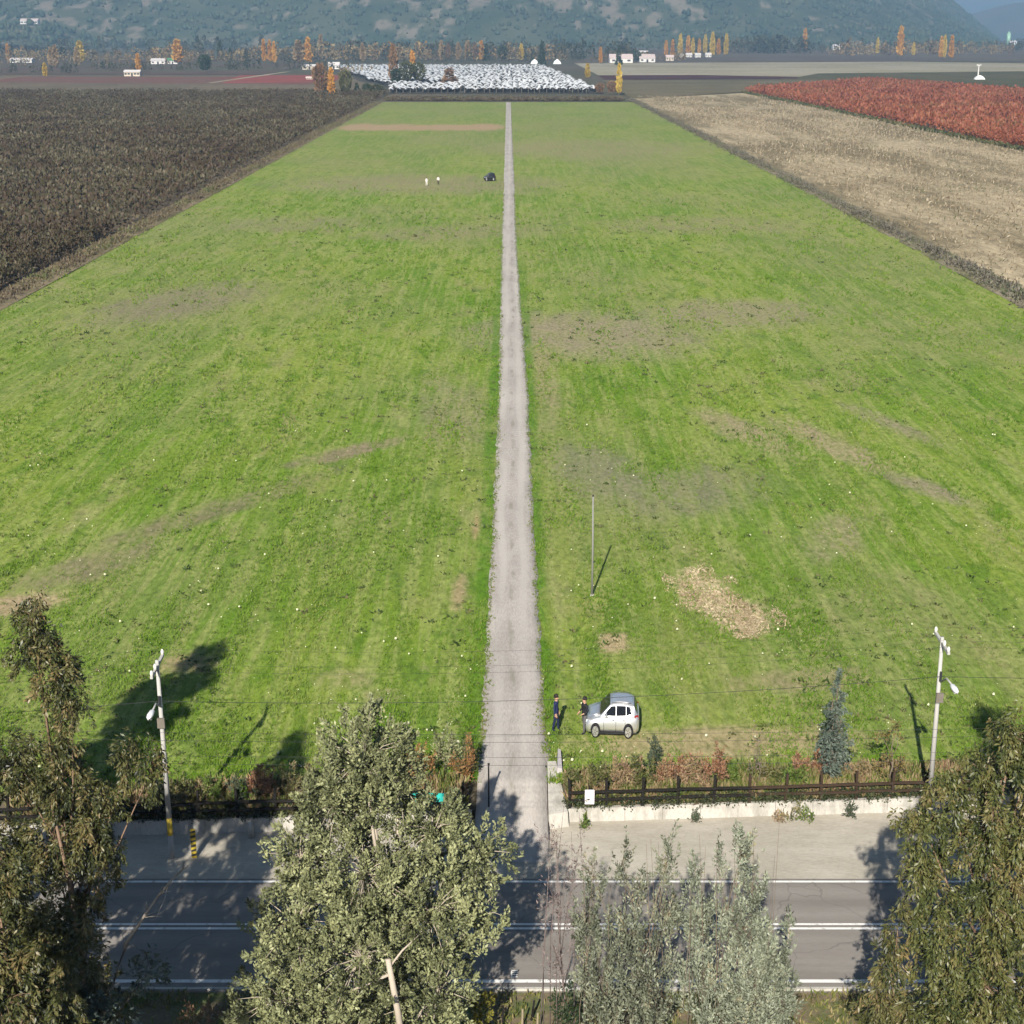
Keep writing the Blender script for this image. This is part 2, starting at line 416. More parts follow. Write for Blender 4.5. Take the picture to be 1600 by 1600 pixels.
A = np.stack(rings, 1); m_ = A.shape[1]
low = A[:, [0, -1]].copy(); low[:, :, 2] -= 0.9
Vt = np.concatenate([low[:, :1], A, low[:, 1:]], 1); k_ = Vt.shape[1]
idx = np.arange(Vt.shape[0] * k_).reshape(-1, k_)
Ft = np.stack([idx[:-1, :-1], idx[:-1, 1:], idx[1:, 1:], idx[1:, :-1]], -1).reshape(-1, 4)
tag(mk('gravel_track', Vt.reshape(-1, 3), Ft, M_GRAVEL, smooth=False), kind='structure')

n = 3000; yy = 60 + 240 * rng.random(n) ** 1.5; sd = np.where(rng.random(n) < .5, -1, 1); ew = np.where(sd < 0, np.interp(yy, ys, wl), np.interp(yy, ys, wr)); inn = np.abs(rng.normal(size=n)) * .13 * (vnoise(yy * .6, sd * 5.0, 77, 3) * 2)
tw = (ew - sd * inn, yy)
# shoulder, road, markings
shoulder = mk('shoulder', [(-120, 51.28, -0.948), (120, 51.28, -0.948), (120, 58.2, -0.948), (40, wall_y(40)+0.03, -0.948), (-40, wall_y(-40)+0.03, -0.948), (-120, 53.3, -0.948)], [(0,1,2,3,4,5)], M_SHOULDER)
tag(shoulder, kind='structure')
road = mk('road', [(-300, 44.2, -0.93), (300, 44.2, -0.93), (300, 48.1, -0.90), (300, 51.42, -0.93), (-300, 51.42, -0.93), (-300, 48.1, -0.90)], [(0,1,2,5), (5,2,3,4)], M_ASPHALT)
tag(road, kind='structure')
def stripe(name, y0, y1, x0, x1, z):
    return mk(name, [(x0, y0, z), (x1, y0, z), (x1, y1, z), (x0, y1, z)], [(0,1,2,3)], M_PAINT, road)
stripe('edge_line', 51.14, 51.27, -300, 300, -0.922)
stripe('centre_line', 47.92, 48.05, -300, 300, -0.894)
stripe('centre_line', 48.20, 48.32, -300, 300, -0.894)
stripe('edge_line', 44.74, 44.92, -300, 300, -0.920)
for i in range(4):
    stripe('painted_mark', 45.05 + i * 0.12, 45.10 + i * 0.12, -0.02, 0.19, -0.917)
mk('painted_mark', [(-0.03, 45.0, -0.916), (0.0, 45.0, -0.916), (0.0, 45.5, -0.916), (-0.03, 45.5, -0.916)], [(0,1,2,3)], M_PAINT, road)
kb = MB()
for i in range(-75, 75):
    kb.box(i * 2.0 + 0.01, i * 2.0 + 1.99, 44.28, 44.40, -1.0, -0.86 + 0.004 * (i % 3))
tag(kb.build('kerb', M_KERB), kind='structure')
sheet('verge', [(-60, 30), (60, 30), (60, 44.27), (-60, 44.27)], -0.935, M_VERGE)

# the patchwork of fields on the plain
FLD = {}
def fmat(name, c1, c2, sc_, fine, st=(1, 1, 1), fv=0.25):
    FLD[name] = two(name, c1, c2, sc_, 0.38, 0.62, fine, bump=0.5, bdist=0.2, stretch=st, fvar=fv); return FLD[name]
M_STUB = fmat('dry_stubble', (0.385, 0.315, 0.205), (0.19, 0.155, 0.09), 0.06, 0.9, (1, 0.22, 1), 0.45)
sheet('stubble_field', [(60.6, 120), (400, 120), (400, 420), (134.5, 408), (119, 812), (54.2, 740), (58.6, 300)], 0.02, M_STUB)
M_ORCH = fmat('orchard_soil', (0.085, 0.068, 0.05), (0.12, 0.095, 0.06), 0.05, 0.7, (1, 0.2, 1))
sheet('orchard_ground', [(-500, 90), (-60.2, 90), (-59.4, 500), (-58.6, 705), (-70, 800), (-420, 830)], 0.02, M_ORCH)
M_BANK = fmat('bank_soil', (0.22, 0.175, 0.115), (0.12, 0.105, 0.055), 0.12, 1.1, (1, 0.4, 1), 0.35)
sheet('field_bank', [(-61.5, 95), (-57.0, 95), (-56.9, 704), (-60.0, 704)], 0.10, M_BANK)
M_BANK2 = fmat('ditch_weeds', (0.13, 0.135, 0.055), (0.24, 0.205, 0.14), 0.10, 1.0, (1, 0.4, 1), 0.35)
sheet('ditch_bank', [(57.6, 120), (62.4, 120), (60.6, 330), (55.6, 738), (53.4, 738), (57.0, 330)], 0.07, M_BANK2)
sheet('hay_field', [(119, 815), (250, 1345), (620, 1345), (620, 760), (400, 420)], 0.03, fmat('olive_rows', (0.075, 0.075, 0.035), (0.105, 0.09, 0.045), 0.02, 0.25, (1, 0.2, 1)))
sheet('weedy_field', [(56, 745), (118, 820), (205, 1000), (215, 1035), (58, 1035)], 0.04, fmat('olive_stubble', (0.155, 0.13, 0.078), (0.12, 0.105, 0.06), 0.02, 0.3))
sheet('maroon_field', [(60, 1040), (190, 1062), (198, 1105), (130, 1150), (62, 1140)], 0.05, fmat('maroon_crop', (0.060, 0.026, 0.028), (0.085, 0.036, 0.034), 0.02, 0.3))
sheet('straw_field', [(62, 1145), (132, 1155), (200, 1108), (230, 1200), (470, 1290), (640, 1440), (420, 1680), (62, 1600)], 0.045, fmat('pale_straw', (0.36, 0.32, 0.24), (0.29, 0.26, 0.17), 0.008, 0.2))
sheet('brown_field', [(-420, 835), (-70, 805), (-85, 1100), (-460, 1180)], 0.03, fmat('brown_rows', (0.125, 0.105, 0.072), (0.165, 0.13, 0.085), 0.012, 0.2, (1, 0.3, 1)))
sheet('red_soil_field', [(-330, 985), (-120, 940), (-125, 1110), (-340, 1110)], 0.06, fmat('red_brown_rows', (0.17, 0.075, 0.06), (0.15, 0.095, 0.07), 0.02, 0.2))
sheet('red_crop_field', [(-176, 965), (-112, 990), (-118, 1150), (-196, 1150)], 0.09, fmat('red_crop', (0.27, 0.075, 0.06), (0.22, 0.07, 0.055), 0.03, 0.3))
sheet('grey_rows_field', [(-460, 1010), (-345, 1000), (-360, 1130), (-520, 1150)], 0.07, fmat('dark_rows', (0.06, 0.06, 0.055), (0.085, 0.08, 0.065), 0.03, 0.3))
sheet('far_orchard', [(-900, 1190), (-180, 1170), (-190, 1420), (-230, 2000), (-1100, 2000)], 0.05, fmat('far_rows', (0.11, 0.075, 0.062), (0.10, 0.095, 0.06), 0.006, 0.1))
sheet('far_meadow', [(420, 1690), (1300, 1750), (1900, 3000), (200, 3000), (60, 1620)], 0.05, fmat('far_brown', (0.11, 0.085, 0.07), (0.13, 0.11, 0.075), 0.004, 0.1))
sheet('farm_lane', [(-186, 970), (-182, 968), (-172, 1250), (-178, 1250)], 0.14, FLD['pale_straw'])

# ------------------------------------------------------------------ hills
M_HILL, t, b = new_mat('hill_scrub', 0.95, 0.05)
at_ = t.n('ShaderNodeAttribute', attribute_name='clearing')
nz = t.noise(0.012, t.pos(), 5, 0.65)
cc = t.mix(t.rng(nz, 0.35, 0.65), (0.040, 0.062, 0.030), (0.085, 0.095, 0.050))
cc = t.mix(t.math('MULTIPLY', t.rng(at_.outputs['Fac'], 0.1, 0.9), t.rng(t.noise(0.06, t.pos((1, .5, 1)), 4, .7), 0.30, 0.52)), cc, t.mix(t.noise(0.03, t.pos(), 3), (0.28, 0.225, 0.17), (0.15, 0.135, 0.09)))
t.l(cc, b.inputs['Base Color'])

def hill_h(X, Y):
    tt = np.clip((Y - 3150 - 260 * (vnoise(X * 0.0018, X * 0 + 2, 11, 3) - 0.5)) / 2600, 0, 1.6)
    env = np.clip((1190 - X + (Y - 3900) * 0.30) / 640, 0, 1) ** 1.15
    rid = vnoise(X * 0.0016 + 4, Y * 0.0011, 21, 5)
    z = 560 * tt ** 0.85 * env * (0.15 + 1.5 * rid)
    z += 34 * np.clip(tt * 8, 0, 1) * env * (vnoise(X * 0.012, Y * 0.008, 31, 3) - 0.4)
    # the small knoll with the villa on it
    z += 46 * np.exp(-(((X + 940) / 120) ** 2 + ((Y - 3150) / 260) ** 2))
    return z
nx, ny = 420, 170
hx = np.linspace(-2600, 2000, nx); hy = 2850 + (6600 - 2850) * np.linspace(0, 1, ny) ** 1.3
HX, HY = np.meshgrid(hx, hy)
HZ = hill_h(HX, HY) - 1.5
Vh = np.stack([HX, HY, HZ], -1).reshape(-1, 3)
idx = np.arange(nx * ny).reshape(ny, nx)
Fh = np.stack([idx[:-1, :-1], idx[:-1, 1:], idx[1:, 1:], idx[1:, :-1]], -1).reshape(-1, 4)
def clear_f(X, Y):
    return np.clip((vnoise(X * 0.045 + 3, Y * 0.022, 41, 5) + 0.6 * (vnoise(X * 0.0035, Y * 0.002, 43, 2) - 0.5) - 0.61) * 9, 0, 1) * np.clip(1.15 - X * 0.0 , 0, 1)
hills = mk('hills', Vh, Fh, M_HILL, smooth=True)
ca = hills.data.attributes.new('clearing', 'FLOAT', 'POINT')
ca.data.foreach_set('value', clear_f(HX, HY).ravel().astype(np.float32))
tag(hills, kind='structure')
# far range closing the valley on the right
fx = np.linspace(-5000, 9000, 160)
def ridge(name, Y0, depth, prof_f, mat):
    V = []; rows = 8
    for r in range(rows):
        q = r / (rows - 1)
        for x in fx:
            V.append((x, Y0 + depth * q, -2 + prof_f(x) * q * (0.8 + 0.4 * float(vnoise(np.array([x * 0.0015]), np.array([q * 3.0]), 51, 3)[0]))))
    n = len(fx)
    F = np.array([(r*n+i, r*n+i+1, (r+1)*n+i+1, (r+1)*n+i) for r in range(rows-1) for i in range(n-1)])
    return tag(mk(name, V, F, mat, smooth=True), kind='structure')
M_RANGE = two('mountain_forest', (0.05, 0.075, 0.04), (0.10, 0.095, 0.06), 0.002, 0.4, 0.6, 0.01, bump=0.0)
ridge('mountain_spur', 6800, 1200, lambda x: 190 * min(1, max(0, (x - 2000) / 520)) ** 0.9, M_RANGE)
ridge('mountains', 13500, 2500, lambda x: 900 + 160 * math.sin(x * 0.001), M_RANGE)
# woods and scrub on the hillside: one mass
def cones(pts, hs, rs, k=5, squash=0.5):
    """many small tree crowns as one mesh: pointed or rounded spindles of two rings"""
    N = len(pts); a = np.linspace(0, 2*np.pi, k, endpoint=False)
    ph = rng.random((N, 1)) * 6.28
    V = np.zeros((N, 2*k+2, 3), np.float32)
    jit = 0.75 + 0.5 * rng.random((N, k))
    for r_, (rr, zz) in enumerate(((1.0, 0.25), (0.72, 0.62))):
        V[:, r_*k:(r_+1)*k, 0] = pts[:, :1] + rs[:, None]*rr*jit*np.cos(a+ph)
        V[:, r_*k:(r_+1)*k, 1] = pts[:, 1:2] + rs[:, None]*rr*jit*np.sin(a+ph)
        V[:, r_*k:(r_+1)*k, 2] = pts[:, 2:3] + hs[:, None]*zz
    V[:, 2*k] = pts; V[:, 2*k+1] = pts; V[:, 2*k+1, 2] += hs
    f = []
    for i in range(k):
        j = (i+1) % k
        f += [(2*k, j, i), (i, j, k+i), (j, k+j, k+i), (k+i, k+j, 2*k+1)]
    F = (np.array(f)[None] + (np.arange(N) * (2*k+2))[:, None, None]).reshape(-1, 3)
    return V.reshape(-1, 3), F
N = 34000
px = rng.uniform(-1900, 1750, N); py = 2900 + 2800 * rng.random(N) ** 1.3
pz = hill_h(px, py) - 1.5
keep = (pz > 0.5) & (rng.random(N) > clear_f(px, py) * 0.85) & (rng.random(N) < 0.35 + 0.9 * vnoise(px * 0.006, py * 0.004, 61, 3)) & (np.abs(px / py) < 0.40)
px, py, pz = px[keep], py[keep], pz[keep]
M_WOOD = leaf_mat('hill_wood', [(0.022, 0.045, 0.022), (0.042, 0.070, 0.030), (0.085, 0.098, 0.050)], 0.01, 0.0)
hs = rng.uniform(4, 14, len(px)); V, F = cones(np.stack([px, py, pz - 1], -1), hs, hs * rng.uniform(0.25, 0.6, len(px)), 4)
tag(mk('hillside_woods', V, F, M_WOOD), 'dark woods and scrub covering the hazy blue hills', kind='stuff')

# ------------------------------------------------------------------ foliage tools
def unit(v): return v / np.maximum(1e-6, np.linalg.norm(v, axis=-1, keepdims=True))
def leaves(C, D, L, W):
    """leaf-sized pointed quads at C along D"""
    N = len(C); D = unit(D)
    S = unit(np.cross(D, unit(rng.normal(size=(N, 3)))))
    L = np.broadcast_to(L, N)[:, None]; W = np.broadcast_to(W, N)[:, None]
    V = np.stack([C, C + D * L * 0.45 + S * W, C + D * L, C + D * L * 0.45 - S * W], 1).reshape(-1, 3)
    return V, np.arange(N * 4).reshape(N, 4)
def ball(N, power=0.45):
    return unit(rng.normal(size=(N, 3))) * rng.random((N, 1)) ** power

def tree(name, label, base, lobes, crown_mat, bark, trunk_r, cat='tree', dens=2.4, nleaf=46, rc=0.5, L=(0.16, 0.28), Wd=0.22, droop=-0.2,
         group=None, trunk_pts=None, clump_stretch=(1, 1, 1.2), twigs=0.35, extra=None, slim=(2.0, 0.62)):
    """tapered trunk, limbs to every bough, sprays of leaves through the crown's volume; lobes are world (x, y, z, rx, ry, rz)"""
    T = thing(name, label, cat, base, group)
    b0 = np.array(base)
    tb = MB()
    ztop = max(l[2] for l in lobes)
    tl = max(lobes, key=lambda l: l[2])
    if trunk_pts is None:
        trunk_pts = [(0, 0, -0.15), ((tl[0]-b0[0])*0.15 + 0.15, (tl[1]-b0[1])*0.2, (ztop-b0[2])*0.3), ((tl[0]-b0[0])*0.55, (tl[1]-b0[1])*0.5 + 0.1, (ztop-b0[2])*0.65), (tl[0]-b0[0], tl[1]-b0[1], ztop-b0[2])]
    tp = [Vector(p) for p in trunk_pts]
    tb.tube(tp, [trunk_r * (1 - 0.85 * i / (len(tp) - 1)) for i in range(len(tp))], 8)
    def on_trunk(z):
        for a, b_ in zip(tp[:-1], tp[1:]):
            if a.z <= z <= b_.z: return a.lerp(b_, (z - a.z) / max(1e-4, b_.z - a.z))
        return tp[-1] if z > tp[-1].z else tp[0]
    CC = []; DD = []; LL = []; TT = []
    for lb in lobes:
        c0 = np.array(lb[:3]) - b0; r = np.array(lb[3:6])
        cv = Vector(c0)
        s = on_trunk(max(0.3, cv.z * 0.62 - 0.3))
        mid = s.lerp(cv, 0.5) + Vector((random.uniform(-.2, .2), random.uniform(-.2, .2), -0.15))
        tb.tube([s, mid, cv], [trunk_r * 0.38, trunk_r * 0.26, trunk_r * 0.12], 6)
        n = max(5, int(dens * 4.19 * r.prod() ** 0.9))
        q = ball(n, 0.42) * r + c0
        for p in q[rng.random(n) < twigs]:
            pv = Vector(p); mm = cv.lerp(pv, 0.5) + Vector((0, 0, 0.08 + 0.06 * random.random()))
            tb.tube([cv.lerp(pv, 0.05), mm, pv], [trunk_r * 0.10, trunk_r * 0.07, trunk_r * 0.03], 4, False)
        k = rng.poisson(nleaf * rng.uniform(0.45, 1.4, n)) + 4
        ci = np.repeat(np.arange(n), k)
        A = unit(unit(q - c0) * 0.55 + rng.normal(size=q.shape) * 0.35 + np.array([0, 0, droop * 3.0]))      # axis of each spray
        ln = rc * slim[0] * rng.uniform(0.6, 1.3, n); fat = rc * slim[1] * rng.uniform(0.6, 1.25, n)
        u = rng.random(len(ci)); rad = unit(rng.normal(size=(len(ci), 3)))
        C = q[ci] + A[ci] * ((u - 0.5) * ln[ci])[:, None] + rad * (fat[ci] * (1.08 - u ** 1.6) * rng.random(len(ci)) ** 0.5)[:, None] * np.array(clump_stretch) ** 0.5
        D = A[ci] * 0.8 + rad * 0.55 + rng.normal(size=C.shape) * 0.3
        CC.append(C); DD.append(D); LL.append(rng.uniform(L[0], L[1], len(C))); TT.append(rng.random(n)[ci])
    if extra: extra(tb, b0)
    tb.build('trunk', bark, T, True)
    C = np.concatenate(CC); D = np.concatenate(DD); LL = np.concatenate(LL)
    V, F = leaves(C, D, LL, LL * Wd)
    cr = mk('crown', V, F, crown_mat, T)
    ta = cr.data.attributes.new('spray', 'FLOAT', 'FACE'); ta.data.foreach_set('value', np.concatenate(TT).astype(np.float32))
    return T

# ------------------------------------------------------------------ far trees on the plain
def far_tree_mesh(kind, nq, seed):
    """crown of leaf sprays for a tree 1 m high (scaled when placed) and its trunk"""
    global rng
    keep = rng; rng = np.random.default_rng(seed)
    z = rng.random(nq)
    if kind == 'poplar': z = 0.06 + 0.94 * z; rad = 0.15 * np.sin(np.pi * np.clip(z, 0.03, 1) ** 0.75) ** 0.7 + 0.008
    elif kind == 'conifer': z = 0.04 + 0.96 * z ** 1.3; rad = 0.24 * (1.03 - z)
    else: z = 0.12 + 0.88 * z; rad = 0.48 * np.sqrt(np.clip(1 - ((z - 0.56) / 0.47) ** 2, 0.02, 1))
    lump = 0.7 + 0.6 * vnoise(z * 7 + seed, rng.random(nq) * 0 + seed, seed, 2)
    a = rng.random(nq) * 6.283; rr = rad * lump * rng.random(nq) ** 0.35
    C = np.stack([rr * np.cos(a), rr * np.sin(a), z], -1)
    D = np.stack([np.cos(a) * 0.5, np.sin(a) * 0.5, np.where(kind == 'conifer', -0.2, 0.9) + 0 * a], -1) + rng.normal(size=(nq, 3)) * 0.35
    s = {'poplar': 0.11, 'conifer': 0.12, 'round': 0.15}[kind]
    V, F = leaves(C, D, rng.uniform(0.6, 1.3, nq) * s, rng.uniform(0.25, 0.45, nq) * s)
    V[:, 2] = np.maximum(V[:, 2], 0.02)
    rng = keep
    return V, F
M_BARK = plain('grey_bark', (0.17, 0.135, 0.10), 0.9, 0.1, var=0.35, scale=4)
M_BARKW = plain('pale_bark', (0.42, 0.36, 0.29), 0.8, 0.15, var=0.25, scale=3)
M_BARKR = plain('rusty_bark', (0.20, 0.135, 0.092), 0.85, 0.1, var=0.35, scale=5)
LEAF = {
 'orange': leaf_mat('orange_leaves', [(0.42, 0.19, 0.045), (0.62, 0.31, 0.065), (0.72, 0.42, 0.10)], 0.05, 0.2),
 'yellow': leaf_mat('yellow_leaves', [(0.42, 0.29, 0.05), (0.60, 0.42, 0.07), (0.70, 0.53, 0.14)], 0.05, 0.2),
 'brown': leaf_mat('brown_leaves', [(0.15, 0.085, 0.05), (0.22, 0.13, 0.07), (0.28, 0.18, 0.10)], 0.05, 0.1),
 'fawn': leaf_mat('fawn_leaves', [(0.26, 0.18, 0.10), (0.34, 0.24, 0.13), (0.40, 0.30, 0.16)], 0.05, 0.1),
 'green': leaf_mat('dark_leaves', [(0.022, 0.038, 0.018), (0.035, 0.055, 0.024), (0.055, 0.075, 0.03)], 0.05, 0.1),
 'olive': leaf_mat('olive_leaves', [(0.055, 0.065, 0.026), (0.085, 0.09, 0.035), (0.13, 0.12, 0.05)], 0.05, 0.15),
}
FT = {}
def far_tree(name, kind, colr, label, x, y, h, wd=1.0, group=None):
    key = (kind, colr)
    if key not in FT:
        V, F = far_tree_mesh(kind, {'poplar': 420, 'conifer': 380, 'round': 460}[kind], len(FT) + 3)
        me = mk('crown', V, F, LEAF[colr]).data
        bpy.data.objects.remove(bpy.data.objects[-1] if False else [o for o in col.objects if o.data is me][0])
        tm = MB().tube([(0, 0, 0), (0.004, 0, 0.3), (0, 0.004, 0.7)], [0.02, 0.013, 0.005], 6)
        to = tm.build('trunk', M_BARK); tme = to.data; bpy.data.objects.remove(to)
        FT[key] = (me, tme)
    me, tme = FT[key]
    T = thing(name, label, 'tree', (x, y, 0), group, random.uniform(0, 6.28))
    T.scale = (h * wd, h * wd, h)
    link('trunk', tme, T); link('crown', me, T)
    return T

ORROW = 'orange poplars in the row beside the dark wood'
for (x, y, h, cl, wd, lab, gr) in [
    (-544, 1729, 17, 'orange', .8, 'orange tree at the far edge of the plain beside the leftmost white barn', None),
    (-407, 1413, 16, 'fawn', .9, 'dull orange poplar in the close clump of three on the far plain', 'clump of dull orange poplars'),
    (-396, 1388, 18, 'fawn', .9, 'dull orange poplar in the close clump of three on the far plain', 'clump of dull orange poplars'),
    (-384, 1413, 16, 'fawn', .9, 'dull orange poplar in the close clump of three on the far plain', 'clump of dull orange poplars'),
    (-324, 1108, 9, 'yellow', 1.1, 'short golden tree beside the dark hedge at the left end of the plain', None),
    (-437, 1621, 20, 'yellow', 1.3, 'broad pale yellow tree below the knoll with the villa', None),
    (-293, 1253, 13, 'orange', .9, 'small orange poplar standing behind the low pale shed', None),
    (-325, 1556, 22, 'orange', 1.25, 'tall bright orange poplar beside the green and white shed', None),
    (-251, 1621, 22, 'orange', .6, 'slim orange poplar in the tight group of three on the plain', 'slim group of three poplars'),
    (-245, 1621, 21, 'orange', .6, 'slim orange poplar in the tight group of three on the plain', 'slim group of three poplars'),
    (-231, 1556, 20, 'orange', .6, 'slim orange poplar in the tight group of three on the plain', 'slim group of three poplars'),
    (-207, 1556, 21, 'fawn', 1.4, 'broad tawny tree with a rounded crown below the red hillside crop', None),
    (-198, 1556, 24, 'orange', .8, 'tall orange poplar rising out of the broad tawny tree', None),
    (-221, 1854, 26, 'fawn', .7, 'tall thin tawny poplar right of the broad tawny tree', None),
    (-151, 1621, 18, 'fawn', .9, 'tawny poplar standing behind the edge of the white covered orchard', None),
    (-76, 1729, 20, 'fawn', .8, 'tawny tree in the row behind the white covered orchard', 'tawny row behind the white orchard'),
    (-69, 1729, 17, 'brown', .9, 'bare brown tree in the row behind the white covered orchard', 'brown trees in the far row'),
    (-58, 1729, 18, 'fawn', .9, 'tawny tree in the row behind the white covered orchard', 'tawny row behind the white orchard'),
    (-48, 1729, 20, 'fawn', .9, 'tawny tree in the row behind the white covered orchard', 'tawny row behind the white orchard'),
    (-40, 1729, 18, 'brown', .9, 'bare brown tree in the row behind the white covered orchard', 'brown trees in the far row'),
    (-33, 1729, 20, 'orange', .8, 'orange tree at the right end of the tawny row behind the white orchard', None),
    (10, 1729, 17, 'yellow', .9, 'pale yellow poplar among dark trees behind the white orchard', None),
    (53, 789, 14, 'yellow', .62, 'narrow golden poplar at the far right corner of the green meadow', None),
    (51, 1077, 9, 'yellow', 1.2, 'leaning yellow-green tree at the right corner of the white orchard', None),
    (86, 1556, 15, 'orange', .7, 'small orange tree left of the largest white shed', None),
    (187, 1947, 19, 'orange', .7, ORROW, ORROW), (195, 1947, 20, 'orange', .7, ORROW, ORROW), (215, 2050, 26, 'yellow', .7, ORROW, ORROW),
    (225, 2050, 24, 'orange', .7, ORROW, ORROW), (244, 2164, 21, 'yellow', .7, ORROW, ORROW), (260, 2226, 20, 'orange', .7, ORROW, ORROW),
    (276, 2292, 25, 'yellow', .75, ORROW, ORROW), (256, 2050, 28, 'yellow', .7, ORROW, ORROW), (271, 2105, 20, 'orange', .8, ORROW, ORROW), (281, 2105, 26, 'yellow', .7, ORROW, ORROW),
    (418, 2292, 33, 'orange', .6, 'tall slim orange poplar at the end of the dark wood on the right', None),
    (507, 2226, 21, 'yellow', .7, 'pale yellow poplar left of the tallest orange poplar', None),
    (471, 1947, 35, 'orange', .65, 'tallest slim orange poplar alone at the edge of the pale straw field', None),
    (527, 2105, 16, 'yellow', .9, 'short yellow tree just right of the tallest orange poplar', None),
    (496, 1854, 24, 'orange', .55, 'orange poplar in the trio by the straw field at far right', 'orange trio at the straw field'),
    (500, 1854, 25, 'yellow', .55, 'golden middle poplar of the trio by the straw field at far right', None),
    (508, 1854, 25, 'orange', .65, 'orange poplar in the trio by the straw field at far right', 'orange trio at the straw field'),
    (-86, 758, 13, 'orange', .75, 'bright orange poplar beside the corner of the dark orchard', None),
    (-67, 1077, 17, 'orange', .7, 'bright orange poplar above the thicket inside the white orchard', None)]:
    if lab == ORROW:
        lab = ('golden' if cl == 'yellow' else 'orange') + ' poplar in the row of ten beside the dark wood'
        gr = ('golden' if cl == 'yellow' else 'orange') + ' poplars of the row beside the dark wood'
    far_tree('poplar', 'poplar', cl, lab, x, y, h, wd, gr)
for (x, y, h, kd, cl, wd, lab, gr) in [
    (-237, 1233, 12, 'round', 'green', .9, 'dark rounded tree alone at the end of the red rows', None),
    (-315, 1729, 22, 'conifer', 'green', .8, 'tall dark conifer on the plain left of the slim poplars', None),
    (-304, 1729, 14, 'conifer', 'green', 1.0, 'shorter dark conifer beside the tall dark conifer on the left plain', None),
    (-28, 1729, 18, 'conifer', 'green', .9, 'dark conifer ending the tawny row behind the white orchard', None),
    (-10, 1729, 14, 'round', 'green', .9, 'dark round tree between the tawny row and the farm houses', None),
    (-72, 789, 5, 'round', 'green', 1.0, 'small dark bush by the corner of the white orchard', None),
    (-76, 780, 6, 'conifer', 'green', 1.2, 'small pointed dark tree by the corner of the white orchard', None),
    (-66, 775, 5, 'round', 'olive', 1.4, 'olive bush in the hedge by the corner of the white orchard', None),
    (-93, 775, 14, 'round', 'brown', .6, 'bare brown tree left of the bright orange poplar', None),
    (-81, 775, 11, 'round', 'olive', .6, 'olive tree right of the bright orange poplar', None),
    (-37, 945, 9.5, 'conifer', 'brown', 2.1, 'brown cone-shaped tree alone inside the white covered orchard', None),
    (-72, 969, 22, 'poplar', 'brown', .7, 'tall bare brown tree in the thicket inside the white orchard', None),
    (-64, 969, 12, 'round', 'olive', .8, 'olive bush in the thicket inside the white orchard', 'thicket in the white orchard'),
    (-57, 975, 11, 'round', 'olive', .8, 'olive bush in the thicket inside the white orchard', 'thicket in the white orchard'),
    (-69, 950, 8, 'round', 'green', .9, 'low dark bush at the foot of the tall bare brown tree', None),
    (50, 795, 6, 'round', 'brown', .9, 'reddish brown bush left of the narrow golden poplar', None),
    (44, 800, 5, 'round', 'brown', 1.0, 'low reddish brown bush against the white covers at the meadow corner', None),
    (28, 1500, 22, 'conifer', 'green', .7, 'pointed dark conifer above the white tents behind the orchard', None),
    (100, 1500, 18, 'conifer', 'green', .7, 'pointed dark conifer left of the largest white shed', None),
    (128, 1650, 11, 'round', 'green', .9, 'dark round tree between the two largest white sheds', None)]:
    far_tree({'conifer': 'conifer', 'round': 'broadleaf_tree', 'poplar': 'bare_tree'}[kd], kd, cl, lab, x, y, h, wd, gr)

# tree belts that read as one mass
def belt(name, label, segs, mat, hr, wr=(0.28, 0.5)):
    P = []; Hh = []
    for (x0, y0, x1, y1, n, dp, hh) in segs:
        u = rng.random(n)
        P.append(np.stack([x0 + (x1-x0)*u + rng.normal(size=n)*3, y0 + (y1-y0)*u + rng.uniform(-dp, dp, n), np.zeros(n)], -1))
        Hh.append(rng.uniform(0.35, 1.0, n) ** 0.8 * (0.55 + 0.8 * vnoise(P[-1][:, 0] * .03, P[-1][:, 1] * .01, 66, 2)) * hh)
    P = np.concatenate(P); Hh = np.concatenate(Hh)
    # each crown is a tuft of leaf sprays
    k = 34; N = len(P); ci = np.repeat(np.arange(N), k)
    z = rng.random(N*k) ** 0.8; sh = rng.random(N)[ci]
    rad = np.where(sh < 0.4, 0.20*(1.05 - z), 0.42*np.sqrt(np.clip(1-((z-0.5)/0.53)**2, 0.02, 1))) * rng.uniform(0.7, 1.1, N*k)
    a = rng.random(N*k)*6.283
    C = P[ci] + np.stack([rad*np.cos(a), rad*np.sin(a), z*0.96], -1) * Hh[ci][:, None]
    D = np.stack([np.cos(a)*.5, np.sin(a)*.5, np.ones(N*k)*.6], -1) + rng.normal(size=(N*k, 3))*.4
    V, F = leaves(C, D, Hh[ci]*rng.uniform(.12, .24, N*k), Hh[ci]*rng.uniform(.05, .09, N*k))
    V[:, 2] = np.maximum(V[:, 2], 0.02)
    return tag(mk(name, V, F, mat), label, kind='stuff')
M_BELT = leaf_mat('belt_leaves', [(0.020, 0.034, 0.018), (0.036, 0.050, 0.025), (0.07, 0.07, 0.036), (0.13, 0.10, 0.055)], 0.02, 0.1)
M_BELT2 = leaf_mat('autumn_belt_leaves', [(0.05, 0.055, 0.03), (0.14, 0.10, 0.055), (0.30, 0.19, 0.085), (0.22, 0.19, 0.11), (0.36, 0.27, 0.13)], 0.02, 0.1)
